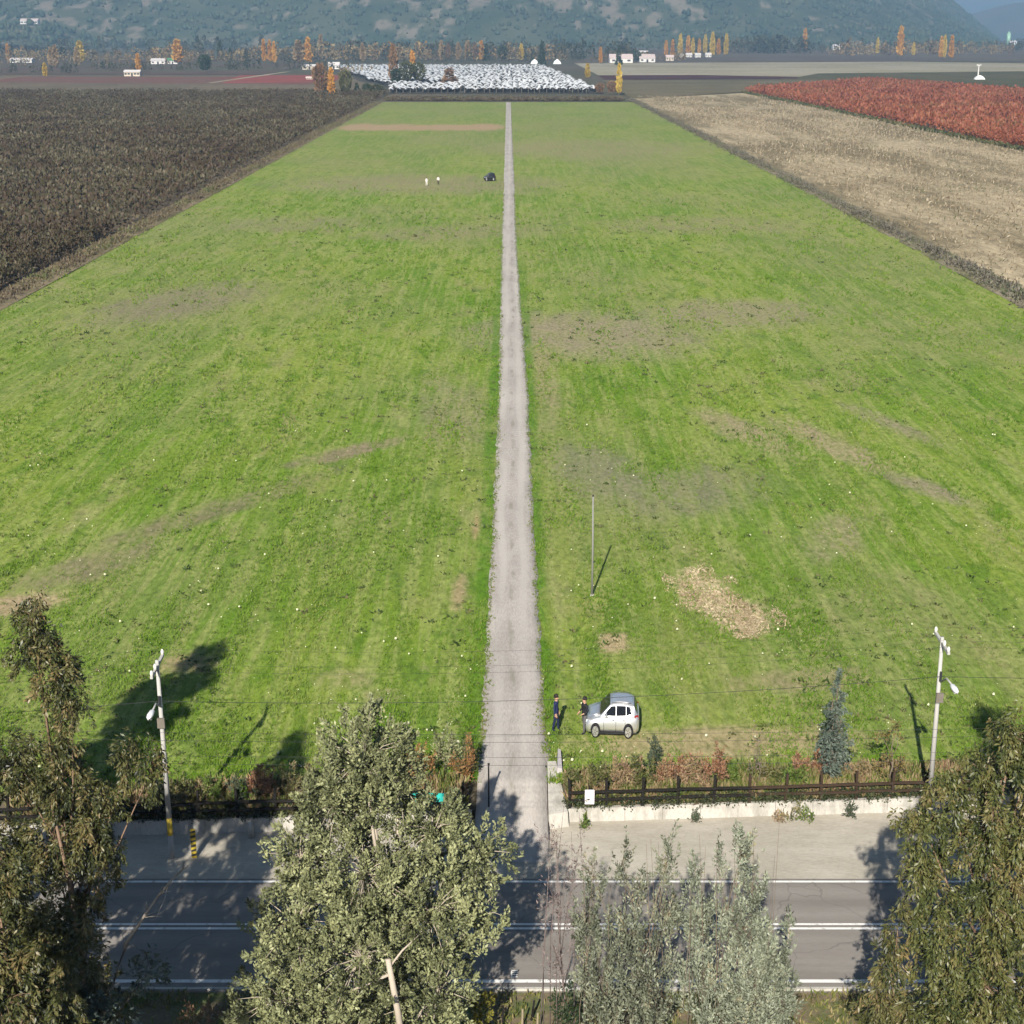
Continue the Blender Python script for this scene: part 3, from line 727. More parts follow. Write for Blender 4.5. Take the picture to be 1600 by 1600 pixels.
belt('dark_tree_belts', 'dark belts of trees crossing the far plain', [
    (-620, 1780, -240, 1850, 130, 60, 15), (-250, 1900, 40, 1880, 150, 90, 21), (40, 1800, 130, 1760, 50, 60, 21), (-300, 1690, 60, 1650, 60, 20, 12), (270, 2350, 420, 2320, 90, 60, 26),
    (420, 2450, 900, 2600, 130, 120, 18), (-520, 1190, -330, 1210, 60, 8, 6), (-330, 1290, -140, 1330, 80, 14, 8), (-140, 1345, -120, 1345, 10, 6, 7), (-560, 1420, -330, 1400, 50, 20, 8),
    (-900, 2400, 300, 2500, 200, 150, 20), (700, 2900, 1300, 3200, 110, 150, 16), (-1100, 2900, -500, 3050, 140, 100, 18)], M_BELT, 1)
belt('autumn_tree_belts', 'brown and tawny belts of trees crossing the far plain', [
    (-640, 1700, -260, 1720, 130, 60, 15), (-260, 1760, 60, 1760, 130, 50, 18), (90, 1720, 190, 1740, 40, 30, 12), (430, 2150, 700, 2250, 110, 60, 19), (600, 2500, 1250, 2700, 130, 150, 17), (-500, 1480, -300, 1500, 40, 25, 9),
    (-90, 716, -62, 706, 22, 3, 3.2), (-60, 709, 46, 712, 0, 1, 2), (-130, 1100, -105, 1250, 12, 8, 8)], M_BELT2, 1)
# low brown hedge at the end of the meadow
n = 900
P = np.stack([rng.uniform(-58, 50, n), 722 + rng.normal(size=n) * 2.2, np.zeros(n)], -1); hh = rng.uniform(0.5, 2.2, n)
ci = np.repeat(np.arange(n), 14); q = ball(n * 14) * hh[ci][:, None] * np.array([0.8, 0.8, 0.5]); C = P[ci] + q; C[:, 2] += hh[ci] * 0.5
V, F = leaves(C, rng.normal(size=C.shape), 0.75, 0.26); V[:, 2] = np.maximum(V[:, 2], 0.03)
tag(mk('hedge', V, F, leaf_mat('hedge_leaves', [(0.075, 0.055, 0.038), (0.13, 0.095, 0.06), (0.10, 0.10, 0.045)], 0.1, 0.1)), 'low brown hedge closing the far end of the green meadow', 'hedge')

# ------------------------------------------------------------------ orchard rows: nearest bushes singly, the rest as one mass
def bush_mesh(nq, h, r, seed, lw):
    global rng
    keep = rng; rng = np.random.default_rng(seed)
    q = ball(nq, 0.4) * np.array([r, r, h * 0.5]) * (0.75 + 0.5 * rng.random((nq, 1))); q[:, 2] += h * 0.52
    D = unit(q - np.array([0, 0, h * 0.2])) + rng.normal(size=(nq, 3)) * 0.5; D[:, 2] += 0.5
    V, F = leaves(q, D, rng.uniform(0.7, 1.4, nq) * lw, rng.uniform(0.2, 0.4, nq) * lw)
    V[:, 2] = np.maximum(V[:, 2], 0.04)
    rng = keep
    return V, F
def rows(name, label_one, group, label_mass, pts, h, r, lw, mat, cat, nq_near, nq_far, name_mass, stem=None, vary=0.3):
    d = np.hypot(pts[:, 0], pts[:, 1]); pts = pts[np.argsort(d)]
    near, far = pts[:300], pts[300:]
    mes = []
    for s in range(6):
        V, F = bush_mesh(nq_near, h, r, 100 + s + len(name), lw)
        o = mk(name, V, F, mat); mes.append(o.data); bpy.data.objects.remove(o)
    stm = MB().tube([(0, 0, -0.05), (0.03, 0.02, h * 0.35), (0.0, 0.0, h * 0.7)], [0.06, 0.045, 0.02], 5)
    so = stm.build('stem', M_BARK); sme = so.data; bpy.data.objects.remove(so)
    for i, p in enumerate(near):
        o = link(name, mes[i % 6]); o.location = (p[0], p[1], 0); o.rotation_euler = (0, 0, random.uniform(0, 6.28))
        s = random.uniform(1 - vary, 1 + vary); o.scale = (s, s, s * random.uniform(0.85, 1.2))
        tag(o, label_one, cat, group); link('stem', sme, o)
    N = len(far)
    if not N: return
    Vs = []; tmpl = [bush_mesh(nq_far, h, r, 200 + s, lw * 1.75)[0] for s in range(8)]
    which = rng.integers(0, 8, N); a = rng.random(N) * 6.28; s = rng.uniform(1 - vary, 1 + vary, N)
    for k in range(8):
        m = which == k; T = tmpl[k]
        ca, sa = np.cos(a[m])[:, None], np.sin(a[m])[:, None]; sm = s[m][:, None]
        V = np.stack([(T[None, :, 0]*ca - T[None, :, 1]*sa)*sm + far[m][:, :1], (T[None, :, 0]*sa + T[None, :, 1]*ca)*sm + far[m][:, 1:2], T[None, :, 2]*sm], -1)
        Vs.append(V.reshape(-1, 3))
    V = np.concatenate(Vs); F = np.arange(len(V)).reshape(-1, 4)
    tag(mk(name_mass, V, F, mat), label_mass, kind='stuff')
def grid_pts(x0, x1, y0, y1, dx, dy, inside, jx, jy):
    gx, gy = np.meshgrid(np.arange(x0, x1, dx), np.arange(y0, y1, dy))
    p = np.stack([gx.ravel(), gy.ravel()], -1) + rng.uniform(-1, 1, (gx.size, 2)) * np.array([jx, jy])
    return p[inside(p[:, 0], p[:, 1])]
M_DARKB = leaf_mat('bare_fruit_bush', [(0.040, 0.026, 0.016), (0.078, 0.052, 0.032), (0.062, 0.060, 0.028), (0.14, 0.115, 0.075)], 0.035, 0.05)
pts = grid_pts(-290, -61.5, 150, 800, 2.3, 1.35, lambda x, y: (x > -0.352 * y - 4) & (x < -61.4 + 0.0025 * (y - 150)) & (vnoise(x * 0.02, y * 0.02, 9, 2) > 0.12), 0.35, 0.45)
rows('fruit_bush', 'dark leafless fruit bush along the near edge of the brown orchard', 'dark fruit bushes at the orchard edge', 'dense rows of dark leafless fruit bushes left of the meadow',
     pts, 2.3, 0.75, 0.38, M_DARKB, 'bush', 80, 8, 'orchard_rows')
M_REDB = leaf_mat('red_fruit_bush', [(0.14, 0.040, 0.022), (0.24, 0.070, 0.036), (0.31, 0.110, 0.058), (0.17, 0.085, 0.036)], 0.03, 0.15)
def in_red(x, y):
    lo = np.interp(y, [400, 413, 814], [134.7, 134.6, 119.6]); hi = 0.352 * y + 4
    top = np.interp(x, [119, 223, 260, 320], [816, 990, 790, 700])
    return (x > lo) & (x < hi) & (y < top)
pts = grid_pts(118, 300, 380, 1000, 2.6, 1.8, in_red, 0.4, 0.5)
rows('red_bush', 'red autumn bush along the near edge of the red crop field', 'red bushes at the crop edge', 'dense rows of red autumn bushes filling the field on the right',
     pts, 2.6, 1.1, 0.55, M_REDB, 'bush', 80, 9, 'red_bush_rows')
# dark skirt of green weeds under the red rows
n = 1500; u = rng.random(n); P = np.stack([np.interp(u, [0, 1], [134.0, 118.6]), 405 + 410 * u, np.zeros(n)], -1) + rng.normal(size=(n, 3)) * np.array([.5, .8, 0])
ci = np.repeat(np.arange(n), 5); C = P[ci] + ball(n * 5) * 0.8; C[:, 2] = np.abs(C[:, 2])
V, F = leaves(C, rng.normal(size=C.shape) + [0, 0, 1], 0.8, 0.25)
tag(mk('weeds', np.maximum(V, [-1e9, -1e9, 0.03]), F, LEAF['olive']), 'dark green weeds along the foot of the red rows', kind='stuff')

# ------------------------------------------------------------------ white covered orchard
M_COVER = plain('white_plastic', (0.88, 0.88, 0.87), 0.55, 0.35, var=0.08, scale=0.4)
sheet('covered_orchard_ground', [(-66, 808), (47, 808), (30, 1420), (-165, 1420), (-95, 1000), (-70, 900)], 0.06, FLD['dark_rows'])
def cover_geo(x, y, l, wd, h, tilt):
    """arched plastic strip: five points across, three along"""
    V = []
    for j, v in enumerate((0, .5, 1)):
        for k, u in enumerate((-1, -.55, 0, .55, 1)):
            V.append((x + u*wd/2 + rng.normal()*0.06 + tilt*(v-.5), y + v*l, h*(1 - 0.34*u*u) + rng.normal()*0.07 - (0.2 if j == 1 else 0)*rng.random()))
    F = [(j*5+k, j*5+k+1, (j+1)*5+k+1, (j+1)*5+k) for j in range(2) for k in range(4)]
    return V, F
cov = []
for x in np.arange(-158, 46, 3.2):
    y = 812.0 + rng.uniform(0, 4)
    while y < 1408:
        l = rng.uniform(6, 16)
        lo = np.interp(y, [812, 900, 1000, 1413], [-64, -68, -92, -158]); hi = np.interp(y, [812, 1413], [45, 27])
        thk = (-77 < x < -50 and 938 < y < 985) or (-43 < x < -31 and 930 < y < 952) or (-60 < x < -35 and 905 < y < 930 and rng.random() < 0.7)
        if lo < x < hi and not thk and rng.random() > 0.07: cov.append((x + rng.normal()*0.35, y, l))
        y += l + rng.uniform(0.2, 1.3)
cov.sort(key=lambda c: c[1])
mV = []; mF = []; pm = MB().tube([(0, 0.4, 0), (0, 0.4, 2.3)], 0.06, 4); po = pm.build('post', M_BARKW); pme = po.data; bpy.data.objects.remove(po)
for i, (x, y, l) in enumerate(cov):
    if i < 300:
        V, F = cover_geo(0, 0, l, rng.uniform(2.7, 3.4), rng.uniform(2.3, 3.0), rng.normal()*0.5)
        o = mk('plastic_cover', V, F, M_COVER); o.location = (x, y, 0)
        tag(o, 'white arched plastic cover in the front rows of the covered orchard', 'crop cover', 'white plastic covers of the front rows'); link('post', pme, o)
    else:
        V, F = cover_geo(x, y, l, rng.uniform(2.7, 3.4), rng.uniform(2.3, 3.0), rng.normal()*0.5)
        b_ = len(mV); mV += V; mF += [tuple(k + b_ for k in f) for f in F]
tag(mk('plastic_cover_rows', mV, mF, M_COVER), 'white plastic covers over the back rows of the orchard', kind='stuff')

# ------------------------------------------------------------------ stubble field: stakes, straw, wire fence at the ditch
M_STAKE = plain('weathered_wood', (0.30, 0.245, 0.175), 0.9, 0.1, var=0.3, scale=3)
pts = grid_pts(66, 330, 150, 640, 5.2, 3.4, lambda x, y: (x > 64 - (y - 170) * 0.004) & (x < 0.352 * y + 3) & ((x < np.interp(y, [413, 814], [133, 118])) | (y < 405)) & (vnoise(x*.03, y*.03, 15, 2) > 0.3), 0.5, 0.6)
d = np.argsort(pts[:, 1]); pts = pts[d]
smb = MB().tube([(0, 0, -0.1), (0.02, 0, 0.9), (0.0, 0.02, 1.75)], [0.035, 0.03, 0.028], 5); so = smb.build('stake', M_STAKE); sme = so.data; bpy.data.objects.remove(so)
for p in pts[:300]:
    o = link('vine_stake', sme); o.location = (p[0], p[1], 0); o.rotation_euler = (random.uniform(-.08, .08), random.uniform(-.08, .08), random.uniform(0, 6)); o.scale = (1, 1, random.uniform(.7, 1.2))
    tag(o, 'pale wooden stake in the near part of the dry stubble field', 'stake', 'stakes in the stubble field')
sb = MB()
for p in pts[300:]:
    sb.tube([(p[0], p[1], 0), (p[0] + random.uniform(-.1, .1), p[1], random.uniform(.9, 1.6))], 0.04, 3, False)
tag(sb.build('stake_rows', M_STAKE), 'pale wooden stakes in the far part of the stubble field', kind='stuff')
n = 44000
x = rng.uniform(59, 330, n * 3); y = 150 + 650 * rng.random(n * 3) ** 1.4
k = (x > 63 - (y - 170) * 0.006) & (x < 0.352 * y + 3) & ((x < np.interp(y, [413, 814], [133, 118])) | (y < 405)) & (y < 760) & (vnoise(x * 0.05, y * 0.03, 16, 3) > 0.36)
x, y = x[k][:n], y[k][:n]
C = np.stack([x, y, np.full(len(x), 0.02)], -1); D = rng.normal(size=C.shape) * 0.6 + [0.3, 0, 0.8]; D[:, 2] = np.abs(D[:, 2])
s = rng.uniform(0.3, 0.75, len(x)) * (0.8 + y * 0.0012)
V, F = leaves(C, D, s, s * 0.16)
tag(mk('dry_grass', V, F, leaf_mat('straw', [(0.14, 0.105, 0.065), (0.29, 0.23, 0.15), (0.40, 0.335, 0.235), (0.11, 0.115, 0.05)], 0.06, 0.2)), 'dry straw-coloured grass over the stubble field', kind='stuff')

fen = thing('wire_fence', 'long wire fence with grey wooden posts between meadow and stubble field', 'fence', (0, 0, 0))
M_GREYW = plain('grey_wood', (0.17, 0.15, 0.125), 0.9, 0.1, var=0.3, scale=3)
pmb = MB().box(-0.045, 0.045, -0.045, 0.045, -0.1, 1.15); po = pmb.build('post', M_GREYW); pme = po.data; bpy.data.objects.remove(po)
def fence_x(y): return float(np.interp(y, [120, 330, 738], [60.3, 58.6, 54.6]))
yy = 130.0; fy = []
while yy < 735:
    o = link('post', pme, fen); o.location = (fence_x(yy), yy, 0); o.rotation_euler = (random.uniform(-.07, .07), random.uniform(-.07, .07), random.uniform(0, 3)); fy.append(yy)
    o.scale = (1, 1, random.uniform(.8, 1.15)); yy += random.uniform(2.4, 3.4) * (1 if yy < 350 else 2)
M_WIRE = plain('galvanised_wire', (0.28, 0.28, 0.28), 0.5, 0.4, 0.6)
for z in (0.35, 0.7, 1.05):
    MB().tube([(fence_x(a), a, z) for a in fy], 0.012, 3, False).build('wire', M_WIRE, fen)
n = 5200; y = 130 + 605 * rng.random(n) ** 1.3; C = np.stack([np.interp(y, [120, 330, 738], [60.3, 58.6, 54.6]) + rng.normal(size=n) * 1.1, y, np.full(n, .05)], -1)
ci = np.repeat(np.arange(n), 5); C2 = C[ci] + ball(len(ci)) * 0.5; C2[:, 2] = np.abs(C2[:, 2]); hgt = (0.1 + 1.0 * vnoise(y * .1, y * 0, 71, 3) ** 1.5)[ci]
V, F = leaves(C2, rng.normal(size=C2.shape) * .9 + [0, 0, .8], hgt * rng.uniform(.4, 1.2, len(ci)), 0.07 + .05 * rng.random(len(ci)))
tag(mk('ditch_weeds', V, F, leaf_mat('ditch_weed_leaves', [(0.055, 0.050, 0.035), (0.105, 0.095, 0.07), (0.20, 0.175, 0.13), (0.065, 0.085, 0.03)], 0.08, 0.15)), 'grey and brown weeds along the wire fence', kind='stuff')
n = 5200; y = 130 + 570 * rng.random(n) ** 1.3; C = np.stack([-59.3 + rng.normal(size=n) * 0.8, y, np.full(n, .08)], -1)
ci = np.repeat(np.arange(n), 4); C2 = C[ci] + ball(len(ci)) * 0.5; C2[:, 2] = np.abs(C2[:, 2]); hgt = (0.3 + 0.9 * vnoise(y * .1, y * 0, 72, 3))[ci]
V, F = leaves(C2, rng.normal(size=C2.shape) * .5 + [0, 0, 1], hgt * rng.uniform(.4, 1, len(ci)), 0.09)
tag(mk('bank_weeds', V, F, leaf_mat('bank_weed_leaves', [(0.09, 0.07, 0.05), (0.17, 0.13, 0.08), (0.085, 0.11, 0.035)], 0.08, 0.15)), 'brown and green weeds along the bank below the dark orchard', kind='stuff')

# ------------------------------------------------------------------ farm buildings
M_WHITE = plain('whitewash', (0.72, 0.70, 0.66), 0.8, 0.2, var=0.1, scale=0.3)
M_CREAM = plain('cream_render', (0.62, 0.54, 0.44), 0.85, 0.2, var=0.12, scale=0.3)
M_ROOFW = plain('pale_roof_sheet', (0.66, 0.62, 0.60), 0.55, 0.3, var=0.1, scale=0.3)
M_ROOFP = plain('pinkish_roof_sheet', (0.66, 0.54, 0.50), 0.6, 0.3, var=0.1, scale=0.3)
M_ROOFG = plain('green_roof_sheet', (0.10, 0.30, 0.17), 0.6, 0.3, var=0.1, scale=0.3)
M_ROOFR = plain('dull_red_roof', (0.30, 0.14, 0.10), 0.8, 0.2, var=0.15, scale=0.3)
M_DARKP = plain('dark_opening', (0.03, 0.032, 0.036), 0.4, 0.4)
def house(name, label, x, y, wx, wy, hw, hr, wall, roof, cat='shed', nwin=3, rz=0.0, z=0.0):
    T = thing(name, label, cat, (x, y, z), None, rz)
    MB().box(-wx/2, wx/2, -wy/2, wy/2, -0.3, hw).add([(-wx/2, -wy/2, hw), (-wx/2, wy/2, hw), (-wx/2, 0, hr - .05), (wx/2, -wy/2, hw), (wx/2, wy/2, hw), (wx/2, 0, hr - .05)], [(0, 1, 2), (3, 5, 4)]).build('wall', wall, T)
    e = 0.4; q = (hr - hw) / (wy / 2) * e
    for s in (-1, 1):
        MB().hexa([(-wx/2-e, s*(wy/2+e), hw-q), (wx/2+e, s*(wy/2+e), hw-q), (wx/2+e, 0, hr), (-wx/2-e, 0, hr), (-wx/2-e, s*(wy/2+e), hw-q+.15), (wx/2+e, s*(wy/2+e), hw-q+.15), (wx/2+e, 0, hr+.15), (-wx/2-e, 0, hr+.15)]).build('roof', roof, T)
    for i in range(nwin):
        cx = -wx/2 + wx * (i + 0.5) / nwin
        if i == nwin // 2: MB().box(cx - wx*0.06, cx + wx*0.06, -wy/2 - 0.06, -wy/2 + 0.1, 0, hw * 0.75).build('door', M_DARKP, T)
        else: MB().box(cx - wx*0.07, cx + wx*0.07, -wy/2 - 0.05, -wy/2 + 0.1, hw*0.35, hw * 0.75).build('window', M_DARKP, T)
    return T
house('farm_shed', 'long low white shed left of the green-roofed one on the left plain', -343, 1556, 14, 12, 3.2, 5.2, M_WHITE, M_ROOFW)
house('farm_shed', 'green roofed shed standing beside the bright orange poplar', -330, 1562, 11, 12, 3.2, 5.4, M_WHITE, M_ROOFG)
house('barn', 'leftmost long white barn on the plain', -496, 1621, 22, 10, 3, 4.6, M_WHITE, M_ROOFW, 'barn')
house('farm_shed', 'small white shed right of the leftmost long barn', -468, 1640, 6, 8, 3, 4.6, M_WHITE, M_ROOFW)
house('farm_shed', 'pale cream shed open at the front before the red rows', -267, 1125, 11, 7, 3, 4.2, M_CREAM, M_ROOFW, nwin=5)
house('packing_shed', 'largest white shed with a pinkish roof behind the straw field', 110, 1621, 23, 22, 4.2, 8.4, M_WHITE, M_ROOFP)
house('packing_shed', 'white shed right of the largest pink-roofed shed', 139, 1655, 16, 24, 4, 7.8, M_WHITE, M_ROOFP)
house('farmhouse', 'white house standing behind the two largest sheds', 158, 1947, 14, 14, 5, 8, M_WHITE, M_ROOFW, 'house')
house('farmhouse', 'small pale house right of the two largest sheds', 170, 1729, 8, 10, 4, 6, M_CREAM, M_ROOFP, 'house')
for i, (x, y) in enumerate([(208, 1960), (218, 1975), (228, 1968), (243, 1985)]):
    house('cottage', 'low white cottage in front of the orange poplar row, %s from the left' % ['first', 'second', 'third', 'fourth'][i], x, y, 7, 8, 3, 5, M_WHITE, M_ROOFW, 'house')
house('farmhouse', 'white house among pale trees beyond the straw field', 565, 2785, 18, 14, 5, 9, M_WHITE, M_ROOFW, 'house')
house('farmhouse', 'white house left in the distant hamlet at the valley mouth', 1010, 3600, 14, 14, 5, 9, M_WHITE, M_ROOFW, 'house')
house('farmhouse', 'cream house in the middle of the distant hamlet at the valley mouth', 1090, 3900, 16, 14, 5, 9, M_CREAM, M_ROOFR, 'house')
house('farmhouse', 'white house right in the distant hamlet at the valley mouth', 1200, 3850, 16, 14, 6, 10, M_WHITE, M_ROOFW, 'house')
house('farmhouse', 'white house at the corner of the white orchard beside bare trees', -149, 1340, 9, 8, 3.4, 5.6, M_WHITE, M_ROOFW, 'house')
house('farm_shed', 'low grey-roofed shed left of the house at the white orchard corner', -168, 1330, 12, 8, 2.6, 4, M_CREAM, M_ROOFW)
house('field_hut', 'tiny pinkish hut on the red rows left of the brown tree', -133, 1048, 4, 3, 1.1, 1.7, M_CREAM, M_ROOFP, 'hut')
house('villa', 'pale villa crowning the knoll on the left hillside', -940, 3145, 34, 18, 6, 10, M_WHITE, M_ROOFP, 'house', 5, 0, float(hill_h(np.array([-940.]), np.array([3136.]))[0]) - 1.2)
for i, (x, y) in enumerate([(22, 1560), (44, 1560)]):
    o = MB().loft([[(-4, -4, 0), (4, -4, 0), (4, 4, 0), (-4, 4, 0)], [(-2.6, -2.6, 2.6), (2.6, -2.6, 2.6), (2.6, 2.6, 2.6), (-2.6, 2.6, 2.6)], [(-.2, -.2, 4.6), (.2, -.2, 4.6), (.2, .2, 4.6), (-.2, .2, 4.6)]]).build('marquee', M_COVER)
    o.location = (x, y, 0); tag(o, ['left', 'right'][i] + ' pointed white tent behind the white covered orchard', 'tent')
# green silo and its top at the valley mouth
T = thing('silo', 'pale green silo tower above the distant hamlet', 'silo', (1205, 3900, 0))
M_SILO = plain('pale_green_metal', (0.36, 0.60, 0.42), 0.5, 0.4, 0.2)
MB().tube([(0, 0, -1), (0, 0, 26)], 5.0, 12).build('tank', M_SILO, T, True)
MB().tube([(0, 0, 26.01), (0, 0, 31)], [5.2, 0.6], 12).build('roof', M_SILO, T)
# frost fan standing in the olive rows
T = thing('wind_machine', 'white frost fan with mast and engine shed in the olive rows', 'wind machine', (307, 1048, 0))
MB().loft([[(-3.4, -2, 0), (3.4, -2, 0), (3.4, 2, 0), (-3.4, 2, 0)], [(-2.4, -1.6, 1.5), (2.4, -1.6, 1.5), (2.4, 1.6, 1.5), (-2.4, 1.6, 1.5)], [(-.7, -.7, 2.5), (.7, -.7, 2.5), (.7, .7, 2.5), (-.7, .7, 2.5)]]).build('engine_cover', M_COVER, T)
MB().tube([(-1, 0, 2), (-1, 0, 9)], [0.45, 0.3], 8).build('mast', M_WHITE, T)
for s in (-1, 1):
    MB().hexa([(-1, -.1, 9), (-1 + s*.3, -.1, 8.7), (-1 + s*1.5, -.1, 8.9), (-1 + s*1.5, -.1, 9.2), (-1, .05, 9.2), (-1 + s*.3, .05, 8.9), (-1 + s*1.5, .05, 9.1), (-1 + s*1.5, .05, 9.4)]).build('fan_blade', M_WHITE, T)
o = MB().tube([(0, 0, 0), (0, 0, .2), (0, 0, 1.2), (0, 0, 1.5)], [1.2, 1.5, 1.5, 1.1], 10).build('water_tank', plain('orange_plastic', (0.75, 0.30, 0.12), 0.5), None, True)
o.location = (-82.6, 722, 0); tag(o, 'round orange tank at the foot of the bright orange poplar', 'tank')
o = MB().tube([(0, 0, 0), (0, 0, .3), (0, 0, 2.0), (0, 0, 2.5)], [1.0, 1.2, 1.2, .5], 10).build('water_tank', M_WHITE, None, True)
o.location = (-77.6, 797, 0); tag(o, 'round white tank among dark bushes by the white orchard', 'tank')

# ------------------------------------------------------------------ grass on the meadow
def field_ok(x, y):
    """inside the meadow and clear of the gravel track"""
    l = np.interp(y, [56, 62, 88, 133, 304], [-1.42, -1.40, -1.22, -1.1, -1.6]); r = np.interp(y, [56, 60.5, 62, 88, 133, 304], [1.47, 1.65, 1.5, 1.38, 1.34, 0.5])
    return ((x < l) | (x > r)) & (np.abs(x) < 57) & (np.abs(x) < 0.36 * y + 2)
def tufts(n, y0, y1, pw, blades, h0, h1, wd, fade0, fade1):
    y = y0 + (y1 - y0) * rng.random(n * 3) ** pw; x = rng.uniform(-1, 1, n * 3) * (0.36 * y + 2)
    dn = vnoise(x * 0.7, y * 0.16, 81, 4)
    dn = dn - 0.22 * dryness(x, y)[0]; k = field_ok(x, y) & (rng.random(len(x)) < np.clip((y1 - y) / fade1, 0, 1) * np.clip((y - y0 + 1) / fade0, 0, 1)) & (dn + rng.normal(size=len(x)) * 0.14 > 0.40); x, y, dn = x[k][:n], y[k][:n], dn[k][:n]
    g = np.interp(y, [57.5, 60], [0.0, 0.05])
    ci = np.repeat(np.arange(len(x)), blades)
    C = np.stack([x[ci], y[ci], g[ci]], -1) + rng.normal(size=(len(ci), 3)) * np.array([.09, .09, 0])
    D = rng.normal(size=C.shape) * 0.55 + [0.15, 0.1, 0.9]; D[:, 2] = np.abs(D[:, 2]) + 0.15
    s = rng.uniform(h0, h1, len(ci)) * (0.55 + 1.1 * np.clip(dn[ci] - 0.35, 0, 1)) * (1 + 0.004 * np.clip(y[ci] - 80, 0, 200))
    return leaves(C, D, s, s * wd)
V1, F1 = tufts(47000, 57.4, 150, 1.6, 4, 0.10, 0.28, 0.11, .5, 70)
V2, F2 = tufts(30000, 85, 340, 1.5, 3, 0.15, 0.34, 0.16, 50, 120)
tag(mk('grass', np.concatenate([V1, V2]), np.concatenate([F1, F2 + len(V1)]), M_TUFT), 'rough green grass of the meadow', kind='stuff')
C = np.stack([tw[0], tw[1], np.full(len(tw[0]), .075)], -1); ci = np.repeat(np.arange(len(C)), 4); C = C[ci] + rng.normal(size=(len(ci), 3)) * [.035, .05, 0]; D = rng.normal(size=C.shape) * .7 + [0, 0, .7]; D[:, 2] = np.abs(D[:, 2]); q = rng.uniform(.05, .15, len(ci))
V, F = leaves(C, D, q, q * .2)
tag(mk('track_weeds', V, F, leaf_mat('track_weed_leaves', [(0.085, 0.14, 0.018), (0.15, 0.21, 0.03), (0.21, 0.19, 0.09)], .5, .2)), 'small weeds creeping in from the edges of the gravel track', kind='stuff')
# dark rosettes of weeds dotted through the grass
n = 9000; y = 58 + 210 * rng.random(n) ** 1.8; x = rng.uniform(-1, 1, n) * (0.36 * y + 2)
k = field_ok(x, y) & (vnoise(x * .12, y * .09, 86, 4) + rng.normal(size=n) * .06 > .52); x, y = x[k], y[k]
sz = (0.08 + 0.22 * rng.random(len(x)) ** 3) * (1 + .003 * (y - 58)); ci = np.repeat(np.arange(len(x)), 9)
C = np.stack([x, y, np.full(len(x), .06)], -1)[ci] + rng.normal(size=(len(ci), 3)) * sz[ci][:, None] * [.5, .5, 0]; D = rng.normal(size=C.shape) + [0, 0, .6]; D[:, 2] = np.abs(D[:, 2])
V, F = leaves(C, D, sz[ci] * rng.uniform(.5, 1.1, len(ci)), sz[ci] * .22)
tag(mk('meadow_weeds', V, F, leaf_mat('rosette_leaves', [(0.030, 0.055, 0.012), (0.060, 0.095, 0.018), (0.10, 0.125, 0.035), (0.16, 0.13, 0.07)], .2, .15)), 'dark weeds dotted through the meadow', kind='stuff')
# dry straw heap right of the slender pole
STRAW = [(10.9, 82.6, 1.0, 1.8), (9.9, 79.8, 1.0, 2.6), (12.1, 76.2, 1.6, 2.8), (11.2, 78.8, 1.4, 2.4), (8.75, 81.5, .3, 1.8), (14.2, 76, .45, 1.4), (12.4, 82.0, .5, .9)]
x = rng.uniform(8, 15.5, 60000); y = rng.uniform(72, 86, 60000)
m_ = np.max([1 - ((x - a_) / c_) ** 2 - ((y - b_) / d_) ** 2 for a_, b_, c_, d_ in STRAW], 0)
k = m_ + (vnoise(x * 1.7, y * .9, 83, 4) - .5) * 2.4 + rng.normal(size=len(x)) * .25 > .28
x, y = x[k][:9000], y[k][:9000]
C = np.stack([x, y, 0.04 + 0 * x], -1); D = rng.normal(size=C.shape) * [1, 1, .35]; D[:, 2] = np.abs(D[:, 2])
s = rng.uniform(.08, .24, len(C)); V, F = leaves(C, D, s, s * .15)
M_STRAW2 = leaf_mat('cut_straw', [(0.30, 0.225, 0.13), (0.46, 0.37, 0.24), (0.60, 0.50, 0.34)], 0.6, 0.2)
tag(mk('straw', V, F, M_STRAW2), 'patch of pale cut straw lying on the meadow', kind='stuff')
# scattered pale wildflowers
n = 1300; y = 57.9 + 60 * rng.random(n) ** 1.6; x = rng.uniform(-1, 1, n) * (0.35 * y + 1); k = field_ok(x, y) & (vnoise(x * .25, y * .25, 85, 3) + rng.normal(size=n) * .08 > 0.52); x, y = x[k], y[k]
V = []; F = []
for xx, yy in zip(x, y):
    r = 0.02 + 0.05 * random.random() ** 4
    m = MB().loft([[(xx + r*math.cos(i*1.57+.3), yy + r*math.sin(i*1.57+.3), .16) for i in range(4)], [(xx + r*.7*math.cos(i*1.57), yy + r*.7*math.sin(i*1.57), .16 + r*1.3) for i in range(4)]])
    b_ = len(V); V += m.V; F += [tuple(i + b_ for i in f) for f in m.F]
tag(mk('wildflowers', V, F, plain('pale_petals', (0.66, 0.66, 0.44), 0.8, 0.1, var=0.2)), 'pale wildflowers dotted over the near meadow', kind='stuff')

